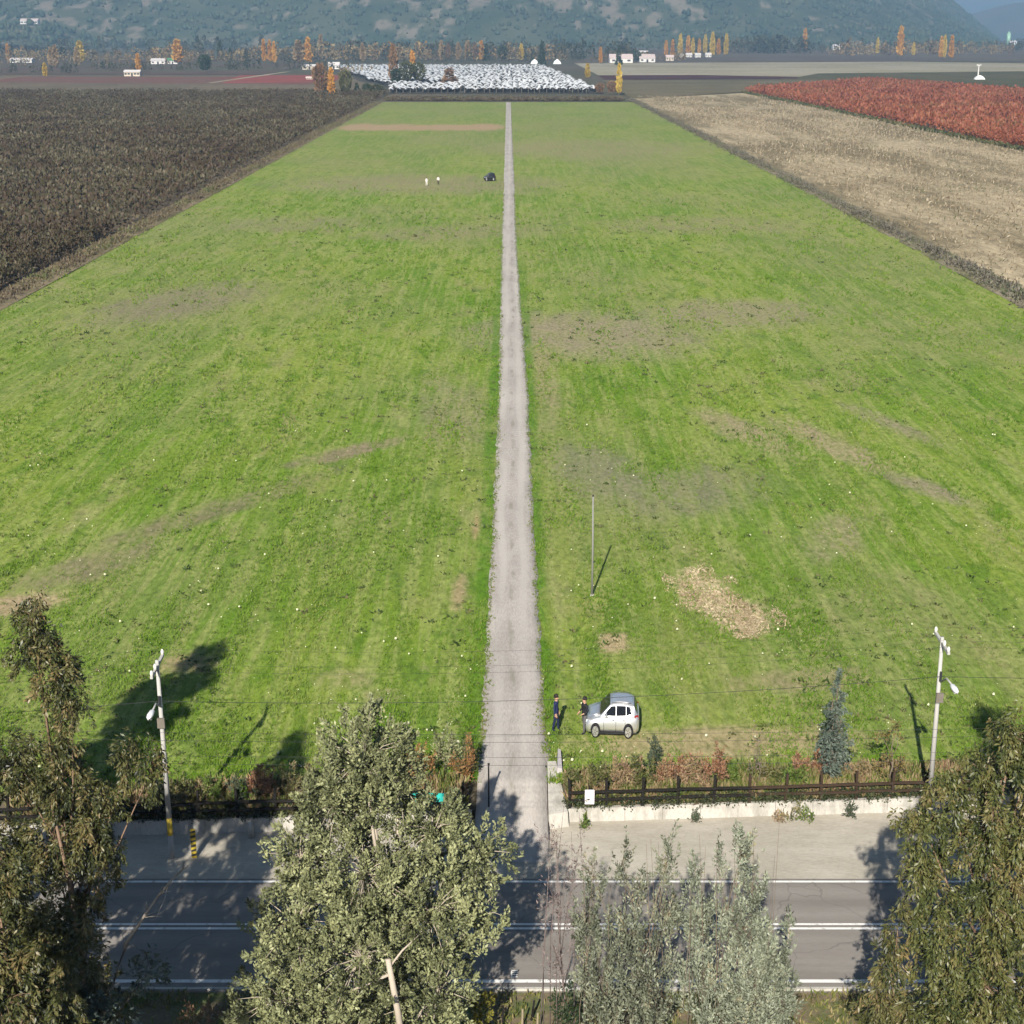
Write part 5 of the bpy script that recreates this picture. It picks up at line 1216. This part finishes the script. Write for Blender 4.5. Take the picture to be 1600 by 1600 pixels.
def bare(tb, b0):
    w_ = lambda *p: tuple(np.array(p) - b0)
    keep = tb; tb = MB()
    tb.tube([w_(-12.2, 38.2, 1.6), w_(-11.6, 38.0, 3.2), w_(-11.0, 38.2, 4.9), w_(-10.1, 38.5, 6.2), w_(-9.4, 38.8, 6.9)], [.075, .06, .05, .03, .01], 6)
    for i in range(16):
        u = .45 + .55 * i / 15; pts_ = [(-12.2, 38.2, 1.6), (-11.6, 38.0, 3.2), (-11.0, 38.2, 4.9), (-10.1, 38.5, 6.2), (-9.4, 38.8, 6.9)]
        j = min(3, int(u * 4)); p = Vector(pts_[j]).lerp(Vector(pts_[j + 1]), u * 4 - j)
        d_ = Vector((random.uniform(-.1, 1.0), random.uniform(-.5, .5), random.uniform(-.25, .9))).normalized() * random.uniform(.3, .95)
        m_ = p + d_ * .5 + Vector((random.uniform(-.1, .1), 0, random.uniform(.0, .12)))
        tb.tube([w_(*p), w_(*m_), w_(*(p + d_))], [.02, .013, .004], 4)
    BARE.append(tb); tb = keep
    tb.tube([w_(-12.3, 38.8, -.8), w_(-12.5, 38.7, 3.0), w_(-12.7, 38.9, 6.4), w_(-13.2, 39.4, 9)], [.085, .075, .06, .03], 7)
    tb.tube([w_(-14.6, 38.4, 0), w_(-15.0, 38.2, 4.0), w_(-15.8, 38.4, 9)], [.07, .06, .04], 6)
BARE = []
T_ = tree('eucalyptus', 'tall ragged brown-green eucalyptus with a leaning top at the left edge', (-12.9, 39.8, -1.0), [
    (-13.4, 40, 14.2, .5, .6, .9), (-13.35, 40, 13.2, .75, .8, 1.0), (-12.85, 40, 12.2, .8, .9, .95), (-12.5, 40, 11.5, .6, .7, .7), (-14.3, 40, 9.4, 1.4, 1.4, 1.0), (-13.0, 40, 9.1, .9, 1.1, .9), (-11.1, 40.3, 9.5, .42, .6, .8), (-10.5, 40.4, 9.2, .5, .6, .95),
    (-11.8, 40, 8.3, .6, .8, .7), (-11.9, 40, 6.5, .55, .8, .9), (-12.9, 40, 10.4, .6, .7, .6), (-12.3, 40, 7.6, .8, 1.0, .9), (-13.3, 39.8, 7.0, 1.3, 1.4, 1.2), (-15.0, 39.5, 6.4, 1.4, 1.5, 1.5), (-12.7, 39.4, 5.2, .8, 1.1, 1.1), (-14.4, 39.0, 4.2, 1.5, 1.5, 1.4), (-13.1, 38.8, 2.4, 1.2, 1.2, 1.3), (-15.2, 38.7, 2.0, 1.2, 1.2, 1.3), (-12.2, 39.2, 2.8, .6, .8, 1.0)],
    EUC, M_BARKR, .10, dens=13, nleaf=75, rc=.36, L=(.09, .19), Wd=.17, droop=-.35, clump_stretch=(.8, .8, 1.5), twigs=.5, extra=bare)
tree('eucalyptus', 'tall eucalyptus below the bottom left corner that darkens the road with its shadow', (-12.2, 24.5, -1.4), [
    (-11.4, 25.0, 16.4, .9, .9, 1.0), (-12.3, 25.0, 15.2, 1.1, 1.1, 1.2), (-10.9, 24.8, 14.6, .8, .9, 1.0), (-11.9, 24.8, 13.4, 1.2, 1.2, 1.2), (-13.0, 24.8, 13.0, 1.0, 1.1, 1.1), (-11.4, 24.6, 12.0, .9, 1.0, 1.0), (-12.6, 24.6, 11.2, 1.2, 1.2, 1.2), (-13.8, 25.5, 14.6, 1.0, 1.0, 1.2)],
    EUC, M_BARKR, .18, dens=6, nleaf=46, rc=.5, L=(.2, .36), Wd=.24, droop=-.35, clump_stretch=(.8, .8, 1.5), twigs=.3)
BARE[0].build('bare_branch', M_BARKW, T_, True)
tree('eucalyptus', 'eucalyptus just outside the left edge that throws the long shadow on the meadow', (-20.4, 41.3, -1.0), [
    (-20.6, 41.6, 19.0, .9, .9, 1.3), (-20.2, 41.6, 17.2, 1.1, 1.1, 1.3), (-21.6, 41.5, 16.2, 1.1, 1.2, 1.3), (-20.6, 41.4, 14.6, 1.5, 1.5, 1.4), (-21.0, 41.3, 11.5, 1.8, 1.8, 1.8), (-19.6, 41.0, 8.0, 1.6, 1.6, 1.6), (-21.5, 41, 6.0, 2, 2, 2), (-17.3, 39.2, 10.4, 1.4, 1.5, 1.2), (-16.6, 39.0, 8.6, 1.0, 1.3, 1.1), (-18.4, 39.5, 8.8, 1.3, 1.4, 1.2), (-17.2, 38.8, 6.6, 1.3, 1.4, 1.3), (-16.7, 38.4, 4.6, 1.0, 1.2, 1.2)],
    EUC, M_BARKR, .20, dens=5.5, nleaf=46, rc=.5, L=(.24, .42), Wd=.24, droop=-.35, clump_stretch=(.8, .8, 1.5), twigs=.3)
tree('eucalyptus', 'lower eucalyptus crown in front of the leaning one at the bottom left', (-13.6, 35.6, -1.1), [
    (-13.7, 36.0, 7.4, 1.1, 1.1, 1.1), (-12.5, 35.9, 6.4, .9, 1.0, 1.1), (-14.6, 35.6, 6.0, 1.2, 1.2, 1.2), (-12.2, 35.8, 4.8, .8, 1.0, 1.0), (-13.6, 35.4, 4.9, 1.3, 1.3, 1.2), (-11.7, 36.2, 5.9, .5, .7, .9), (-12.4, 35.6, 3.4, .9, 1.0, 1.0)],
    EUC, M_BARKR, .12, dens=10, nleaf=70, rc=.38, L=(.11, .22), Wd=.17, droop=-.35, clump_stretch=(.8, .8, 1.5), twigs=.4)
tree('young_eucalyptus', 'young blue-green eucalyptus in the bottom left corner', (-12.6, 37.6, -1.0), [
    (-12.2, 37.6, 2.8, .9, 1, 1.0), (-13.2, 37.4, 3.4, 1.0, 1, 1.0), (-11.4, 37.7, 2.5, .7, .9, .9), (-10.7, 38.6, 3.4, .6, .8, 1.0), (-12.8, 37.3, 2.2, 1.1, 1, .9)],
    BLUE, M_BARK, .09, dens=4.5, nleaf=36, rc=.36, L=(.14, .26), Wd=.2, droop=-.15)
tree('eucalyptus', 'tall dense olive eucalyptus filling the bottom right corner', (13.6, 39.4, -1.0), [
    (14.2, 39.7, 10.6, .7, .8, .9), (14.7, 39.6, 9.6, .9, 1.0, 1.1), (13.6, 39.7, 9.2, .8, .9, 1.0), (12.6, 39.9, 8.7, .7, .8, .9), (12.0, 40, 7.6, .8, .9, .9), (13.8, 39.6, 7.6, 1.2, 1.3, 1.2), (15.0, 39.5, 7.2, 1.0, 1.2, 1.3),
    (12.2, 39.6, 6.0, .9, 1.1, 1.2), (13.9, 39.3, 5.4, 1.2, 1.3, 1.4), (15.2, 39.2, 4.6, 1.0, 1.2, 1.4), (12.4, 39.2, 4.0, 1.0, 1.1, 1.3), (13.9, 38.9, 3.0, 1.3, 1.3, 1.4), (12.7, 38.8, 1.8, 1.1, 1.2, 1.3), (14.8, 38.6, 1.8, 1.1, 1.2, 1.3)],
    EUCG, M_BARKR, .14, dens=11, nleaf=72, rc=.36, L=(.10, .21), Wd=.17, droop=-.40, clump_stretch=(.75, .75, 1.6), twigs=.4)
tree('eucalyptus', 'slim tawny-tipped eucalyptus sapling left of the dense eucalyptus on the right', (11.3, 39.2, -1.0), [
    (11.3, 39.3, 4.6, .42, .5, .8), (11.1, 39.2, 3.5, .55, .6, .9), (10.8, 39.0, 2.3, .65, .7, .9), (11.5, 39.0, 1.8, .7, .8, .9)],
    EUC, M_BARKR, .06, dens=14, nleaf=50, rc=.34, L=(.12, .23), Wd=.15, droop=-.4, clump_stretch=(.7, .7, 1.6))
tree('eucalyptus', 'eucalyptus just outside the right edge shading the road beside it', (17.6, 41.0, -1.0), [
    (17.5, 41.2, 14.5, .9, .9, 1.3), (17.9, 41, 12.4, 1.1, 1.1, 1.3), (17.2, 41, 10.2, 1.1, 1.1, 1.2), (18.2, 41, 8.2, 1.3, 1.3, 1.4), (17.4, 40.8, 5.6, 1.4, 1.4, 1.5), (17.4, 40.5, 3, 1.4, 1.4, 1.5)],
    EUCG, M_BARKR, .16, dens=5.5, nleaf=46, rc=.5, L=(.22, .38), Wd=.22, droop=-.4, clump_stretch=(.8, .8, 1.5), twigs=.3)
def stems(xs_, y, zt, r=.015):
    def f(tb, b0):
        for x in xs_:
            p = np.array([x + random.uniform(-.3, .3), y + random.uniform(-.6, .6), -1.0]) - b0
            h = zt * random.uniform(.75, 1.12) + 1
            tb.tube([tuple(p), tuple(p + np.array([random.uniform(-.15, .15), random.uniform(-.1, .1), h * .5])), tuple(p + np.array([random.uniform(-.35, .35), random.uniform(-.2, .2), h]))], [r * 1.4, r, r * .35], 4)
    return f
tree('sage_tree', 'loose sage-green sapling thicket right of the driveway, left one of two', (3.2, 39.2, -1.0), [
    (2.4, 39.4, 6.3, .32, .5, .8), (3.2, 39.4, 6.8, .25, .5, .8), (3.7, 39.4, 5.9, .35, .6, .7), (4.5, 39.4, 6.9, .3, .6, .8), (2.2, 39.2, 4.8, .5, .8, 1.0), (3.3, 39.0, 4.5, .6, .9, 1.0), (4.5, 39.2, 5.1, .5, .8, 1.0), (2.6, 38.8, 3.2, .8, .9, 1.1), (4.0, 38.7, 3.2, .9, 1.0, 1.2), (3.2, 38.5, 1.8, 1.1, 1.1, 1.1)],
    SAGE, M_BARK, .06, slim=(2.8, .36), dens=20, nleaf=42, rc=.34, L=(.08, .155), Wd=.2, droop=.55, clump_stretch=(.6, .6, 1.7), twigs=.9, extra=stems([2.0, 2.2, 2.4, 2.6, 2.8, 3.0, 3.2, 3.4, 3.6, 3.8, 4.0, 4.2, 4.4, 4.6, 4.8, 5.0], 39.2, 7.2, .012))
tree('sage_tree', 'pale mint-green sapling thicket right of the driveway, right one of two', (6.1, 39.2, -1.0), [
    (5.3, 39.4, 6.2, .3, .5, .8), (6.0, 39.4, 6.5, .25, .5, .7), (6.6, 39.4, 7.0, .35, .6, .9), (7.0, 39.4, 5.9, .4, .6, .9), (5.5, 39.2, 4.8, .6, .8, 1.0), (6.7, 39.0, 4.8, .8, .9, 1.2), (7.5, 38.9, 4.0, .55, .7, 1.0), (5.6, 38.8, 3.2, .8, .9, 1.2), (7.0, 38.6, 3.0, 1.0, 1.0, 1.3), (6.3, 38.4, 1.8, 1.1, 1.1, 1.1), (7.9, 38.6, 2.4, .6, .7, 1.0)],
    MINT, M_BARK, .06, slim=(2.8, .38), dens=22, nleaf=44, rc=.34, L=(.08, .155), Wd=.2, droop=.55, clump_stretch=(.6, .6, 1.7), twigs=.9, extra=stems([5.0, 5.2, 5.4, 5.7, 5.9, 6.1, 6.3, 6.5, 6.7, 6.9, 7.1, 7.3, 7.6], 39.2, 7.2, .012))
tree('sage_sapling', 'small pale sapling tip standing clear against the asphalt', (8.0, 38.9, -1.0), [(8.05, 39.0, 5.0, .22, .3, .7), (8.0, 38.9, 4.0, .4, .45, .7), (8.1, 38.8, 3.0, .45, .5, .8)],
    MINT, M_BARKW, .05, dens=8, nleaf=26, rc=.26, L=(.11, .2), Wd=.2, droop=.4, clump_stretch=(.5, .5, 1.8))
M_TWIG = plain('twig_bark', (0.17, 0.135, 0.125), 0.9, 0.1, var=0.3)
TWIG = leaf_mat('dead_leaves', [(0.115, 0.085, 0.08), (0.19, 0.145, 0.135), (0.26, 0.20, 0.18)], .8, .1)
tree('bare_tree', 'bare purple-grey twiggy tree right at the foot of the driveway', (1.5, 39.8, -1.0), [
    (1.3, 40, 7.0, .5, .6, .8), (1.9, 40, 6.4, .5, .6, .9), (1.2, 39.8, 5.4, .5, .7, .9), (1.8, 39.6, 4.6, .55, .7, .9), (1.4, 39.4, 3.4, .5, .6, .8)],
    TWIG, M_TWIG, .05, dens=12, nleaf=14, rc=.4, L=(.07, .15), Wd=.13, droop=.3, clump_stretch=(.6, .6, 1.6), twigs=.95, extra=stems([.95, 1.15, 1.35, 1.6, 1.85, 2.1, 2.2], 39.8, 7.6, .013))
tree('dark_bush', 'dark green bush between the bare tree and the sage thicket', (1.6, 39.6, -1.0), [(1.55, 39.6, 1.9, .42, .5, .7), (1.7, 39.3, 1.0, .6, .6, .8)], LEAF['green'], M_BARK, .05, 'bush', dens=16, nleaf=30, rc=.25, L=(.09, .16), droop=.2)
tree('yellow_green_bush', 'rounded yellow-green bush at the bottom edge beside the big tree', (-.95, 41.3, -1.0), [(-.98, 41.3, .55, .42, .5, .75), (-.95, 41.1, -.2, .5, .5, .6)],
    leaf_mat('yellow_green_leaves', [(0.10, 0.10, 0.018), (0.19, 0.175, 0.03), (0.27, 0.24, 0.045)], 2, .25), M_BARK, .05, 'bush', dens=24, nleaf=36, rc=.2, L=(.08, .15), droop=.3, clump_stretch=(.6, .6, 1.5))
tree('green_bush', 'low green bush under the big tree at the bottom left', (-8.3, 41.0, -1.0), [(-8.4, 41.2, -.2, 1.0, .7, .6), (-7.2, 41.2, -.3, .8, .7, .5)], leaf_mat('bright_bush_leaves', [(0.05, 0.085, 0.018), (0.11, 0.15, 0.03), (0.19, 0.21, 0.06)], 1, .25), M_BARK, .05, 'bush', dens=14, nleaf=30, rc=.28, L=(.1, .18), droop=.2)
tree('bramble', 'reddish brown bramble on the shaded verge at the bottom left', (-9.6, 41.6, -1.0), [(-9.7, 41.8, -.4, .7, .5, .5), (-10.4, 41.6, -.4, .6, .5, .5)], LEAF['brown'], M_BARK, .04, 'bush', dens=14, nleaf=22, rc=.3, L=(.08, .16), droop=.2)
# stakes and rough grass on the near verge
for i, (x, y, lx) in enumerate([(-.30, 42.4, .02), (.62, 42.7, .1)]):
    o = MB().tube([(0, 0, -.1), (lx, 0, .75)], [.045, .035], 6).build('verge_stake', M_TAR); o.location = (x, y, -.95); tag(o, ['left', 'right'][i] + ' dark stake leaning on the near verge', 'stake')
for i, (x, y) in enumerate([(.32, 42.1), (.80, 41.9)]):
    o = MB().tube([(0, 0, -.1), (.02, 0, .85)], [.035, .03], 6).build('verge_stake', M_STAKE); o.location = (x, y, -.95); tag(o, ['left', 'right'][i] + ' pale stake on the near verge', 'stake')
n = 16000; x = rng.uniform(-17, 17, n); y = rng.uniform(39.5, 44.15, n); k = vnoise(x * .7, y * .7, 95, 3) + .08 * rng.normal(size=n) > .45; x, y = x[k], y[k]
C = np.stack([x, y, np.full(len(x), -.94)], -1); D = rng.normal(size=C.shape) * .5 + [0, 0, .9]; D[:, 2] = np.abs(D[:, 2]); s = rng.uniform(.08, .3, len(x)); V, F = leaves(C, D, s, s * .14)
tag(mk('verge_grass', V, F, leaf_mat('verge_grass_blades', [(0.08, 0.12, 0.02), (0.17, 0.17, 0.045), (0.30, 0.24, 0.12), (0.14, 0.17, 0.03)], .6, .25)), 'patchy grass on the near road verge', kind='stuff')

# ------------------------------------------------------------------ planting behind the fences
CEDAR = leaf_mat('blue_cedar_needles', [(0.045, 0.066, 0.050), (0.100, 0.130, 0.100), (0.175, 0.210, 0.170)], 1.2, .1)
lob = []
for i in range(13):
    u = i / 12; z = .45 + 4.1 * u; r_ = (.80 * (1 - u) ** .8 + .05) * (1 if i % 2 else .85)
    for k in range(3 if i < 9 else 1):
        a = i * 2.1 + k * 2.09; lob.append((13.38 + r_ * .6 * math.cos(a) * (k >= 0), 58.1 + r_ * .8 * math.sin(a), z, r_ * .55, r_ * .6, .22))
tree('blue_conifer', 'slender blue-green conifer behind the fence on the right', (13.38, 58.1, -.05), lob, CEDAR, M_BARK, .09, dens=60, nleaf=26, rc=.17, L=(.07, .15), Wd=.2, droop=-.1, clump_stretch=(1.2, 1.2, .7), twigs=.2)
AUT = leaf_mat('thin_autumn_leaves', [(0.085, 0.10, 0.03), (0.15, 0.14, 0.05), (0.26, 0.17, 0.06), (0.20, 0.21, 0.08)], 1, .25)
tree('small_tree', 'small thin-leaved autumn tree between the conifer and the right lamp pole', (15.6, 57.6, -.05), [(15.1, 57.7, 2.2, .45, .4, .5), (15.8, 57.7, 2.3, .5, .45, .5), (15.5, 57.6, 1.2, .45, .5, .45), (16.1, 57.4, 1.1, .4, .4, .5), (15.1, 57.5, .7, .4, .4, .45), (15.9, 57.3, .4, .5, .5, .4)], AUT, M_BARK, .05, dens=13, nleaf=24, rc=.24, L=(.07, .14), Wd=.25, droop=.0, twigs=.8)
DRY = leaf_mat('russet_dry_leaves', [(0.17, 0.075, 0.040), (0.29, 0.15, 0.085), (0.36, 0.225, 0.135), (0.22, 0.16, 0.085)], 1.2, .2)
TAN = leaf_mat('tan_dry_leaves', [(0.24, 0.155, 0.095), (0.38, 0.265, 0.165), (0.30, 0.23, 0.12), (0.15, 0.15, 0.06)], 1.2, .2)
WEED = leaf_mat('weed_leaves', [(0.045, 0.065, 0.018), (0.095, 0.115, 0.032), (0.17, 0.165, 0.065), (0.25, 0.20, 0.11)], 1.2, .2)
DKG = leaf_mat('dark_weed_leaves', [(0.035, 0.05, 0.03), (0.065, 0.085, 0.05), (0.10, 0.12, 0.065)], 1.2, .15)
GRN = leaf_mat('fresh_weed_leaves', [(0.06, 0.11, 0.018), (0.11, 0.17, 0.03), (0.18, 0.22, 0.06)], 1.2, .25)
ORA = leaf_mat('orange_shrub_leaves', [(0.15, 0.075, 0.03), (0.30, 0.145, 0.055), (0.36, 0.21, 0.09), (0.14, 0.13, 0.045)], 1.2, .25)
def shrub(name, label, x, y, wd, h, mat, n=3, dens=16, cat='shrub', nl=26, droop=.35, z0=-.05):
    lb = [(x + random.uniform(-.85, .85) * wd, y + random.uniform(-.3, .3), z0 + h * random.uniform(.28, .75), wd * random.uniform(.22, .45), .3, h * random.uniform(.22, .38)) for _ in range(n)]
    return tree(name, label, (x, y, z0), lb, mat, M_BARK, .03, cat, dens=dens, nleaf=nl, rc=.27, L=(.08, .18), Wd=.17, droop=droop, clump_stretch=(.6, .6, 1.6), twigs=.7)
def fy_(x, d): return wall_y(x) + d
for (nm, lab, x, d, wd, h, m) in [
    ('weedy_shrub', 'green-brown weedy shrub behind the white notice board', 2.95, .75, .55, .85, WEED),
    ('weedy_shrub', 'olive weedy clump between the notice board and the pinkish dry shrub', 3.7, .9, .5, .9, WEED),
    ('dry_shrub', 'pinkish tan dry shrub just right of the notice board', 4.4, 1.0, .55, 1.25, TAN),
    ('weedy_shrub', 'olive green clump right of the pinkish tan shrub', 5.2, .9, .5, 1.1, WEED),
    ('dark_shrub', 'narrow dark green shrub standing up behind the dry brush', 5.75, 1.7, .28, 1.25, DKG),
    ('dry_shrub', 'largest russet dry shrub in the middle of the fence planting', 6.5, 1.05, .65, 1.4, DRY),
    ('dry_shrub', 'tan dry shrub right of the largest russet one', 7.3, .95, .5, 1.0, TAN),
    ('dry_shrub', 'reddish dry shrub left of the bare sapling', 8.0, 1.1, .6, 1.2, DRY),
    ('green_shrub', 'fresh green weedy shrub left of the bare sapling foot', 9.0, 1.0, .55, .95, GRN),
    ('weedy_shrub', 'olive clump right of the bare sapling', 10.7, .9, .5, .85, WEED),
    ('green_shrub', 'low fresh green shrub left of the slender conifer', 11.7, 1.0, .4, .75, GRN),
    ('dry_shrub', 'low reddish brown brush at the left foot of the slender conifer', 12.5, 1.5, .6, .7, DRY),
    ('dry_shrub', 'low tan brush at the right foot of the slender conifer', 14.1, 1.3, .6, .65, TAN),
    ('weedy_shrub', 'olive weedy shrub behind the shaded fence next to the left lamp pole', -13.0, .8, .7, .95, WEED),
    ('green_shrub', 'yellow-green weedy shrub behind the shaded fence', -11.6, .8, .7, .9, GRN),
    ('dark_shrub', 'dark leafy shrub behind the shaded fence', -10.7, .75, .5, 1.1, DKG),
    ('dry_shrub', 'russet dry stems behind the shaded fence', -9.9, .9, .5, 1.3, DRY),
    ('weedy_shrub', 'olive shrub behind the shaded fence beside the big tree', -8.7, .9, .7, 1.2, WEED),
    ('orange_shrub', 'bright orange shrub left of the top of the driveway', -2.05, 1.9, .38, 1.3, ORA),
    ('weedy_shrub', 'yellow-olive shrub between the orange shrub and the driveway', -1.72, 2.4, .3, 1.2, WEED),
    ('orange_shrub', 'second orange shrub half hidden in the big tree', -3.9, 2.0, .5, 1.2, ORA),
    ('grey_shrub', 'grey-green shrub above the orange shrub by the driveway', -2.9, 2.6, .5, 1.4, ACA)]:
    shrub(nm, lab, x, fy_(x, d + .15), wd * 1.3, h * 1.5, m, 6, 26, nl=40, z0=float(np.interp(d, [0, 2.2], [-.42, -.05])))
tree('bare_sapling', 'thin bare brown sapling standing up behind the fence', (10.1, 57.2, -.05), [(10.05, 57.2, 2.1, .3, .3, .6), (10.2, 57.2, 1.3, .35, .35, .6), (9.9, 57.2, .8, .3, .3, .4)], TWIG, M_BARK, .03, dens=18, nleaf=10, rc=.25, L=(.05, .12), Wd=.13, droop=.4, twigs=.95, clump_stretch=(.6, .6, 1.6))
# weeds on the wall and shoulder
for (lab, x, y, wd, h, m) in [('small green weed tuft on the shoulder below the notice board', 3.0, 55.2, .3, .35, GRN), ('trailing green weed hanging over the sunlit wall', 11.6, 56.15, .45, .8, WEED), ('bright weed clump at the wall foot below the trailing weed', 12.1, 56.0, .4, .45, GRN),
                              ('small dark plant growing on the wall right of the trailing weed', 13.9, 56.35, .12, .6, DKG), ('dry tuft at the wall foot left of the trailing weed', 11.0, 55.7, .3, .25, TAN), ('tiny dark plant on the wall in the middle of its sunlit stretch', 7.4, 55.95, .1, .3, DKG)]:
    shrub('weed_clump', lab, x, y, wd, h, m, 2, 30, 'weed', 18, 0.1 if h > .5 else .3, -.95)
# flush of tall weeds along the edge of the meadow behind both fences
n = 13000; x = np.where(rng.random(n) < .55, rng.uniform(2.4, 20, n), rng.uniform(-20, -2, n)); y = 55.65 + .062 * x + .45 + 1.7 * rng.random(n) ** 1.4
C = np.stack([x, y, np.interp(y - 55.65 - .062 * x, [.3, 2.2], [-.42, -.05])], -1); ci = np.repeat(np.arange(n), 4); C2 = C[ci] + rng.normal(size=(len(ci), 3)) * [.08, .08, 0]
s = rng.uniform(.2, .65, len(ci)) * (.5 + vnoise(C2[:, 0] * .7, C2[:, 1] * .7, 97, 3)); D = rng.normal(size=C2.shape) * .35 + [0, 0, 1]; V, F = leaves(C2, D, s, s * .10)
tag(mk('tall_weeds', V, F, leaf_mat('tall_weed_blades', [(0.06, 0.095, 0.018), (0.13, 0.155, 0.035), (0.23, 0.20, 0.085), (0.33, 0.245, 0.15), (0.27, 0.155, 0.09)], .8, .2)), 'tall dry and green weeds behind the fences', kind='stuff')

# ------------------------------------------------------------------ haze over the valley
hz = MB().box(-16000, 16000, -600, 17000, -3, 1500).build('haze', None)
tag(hz, kind='stuff')
hm = bpy.data.materials.new('valley_haze'); hm.use_nodes = True
hm.node_tree.nodes.clear()
ho = hm.node_tree.nodes.new('ShaderNodeOutputMaterial'); pv = hm.node_tree.nodes.new('ShaderNodeVolumePrincipled')
pv.inputs['Color'].default_value = (0.40, 0.66, 1.0, 1)
pv.inputs['Density'].default_value = 1.6e-4
pv.inputs['Anisotropy'].default_value = 0.0
hm.node_tree.links.new(pv.outputs[0], ho.inputs['Volume'])
hz.data.materials.append(hm)
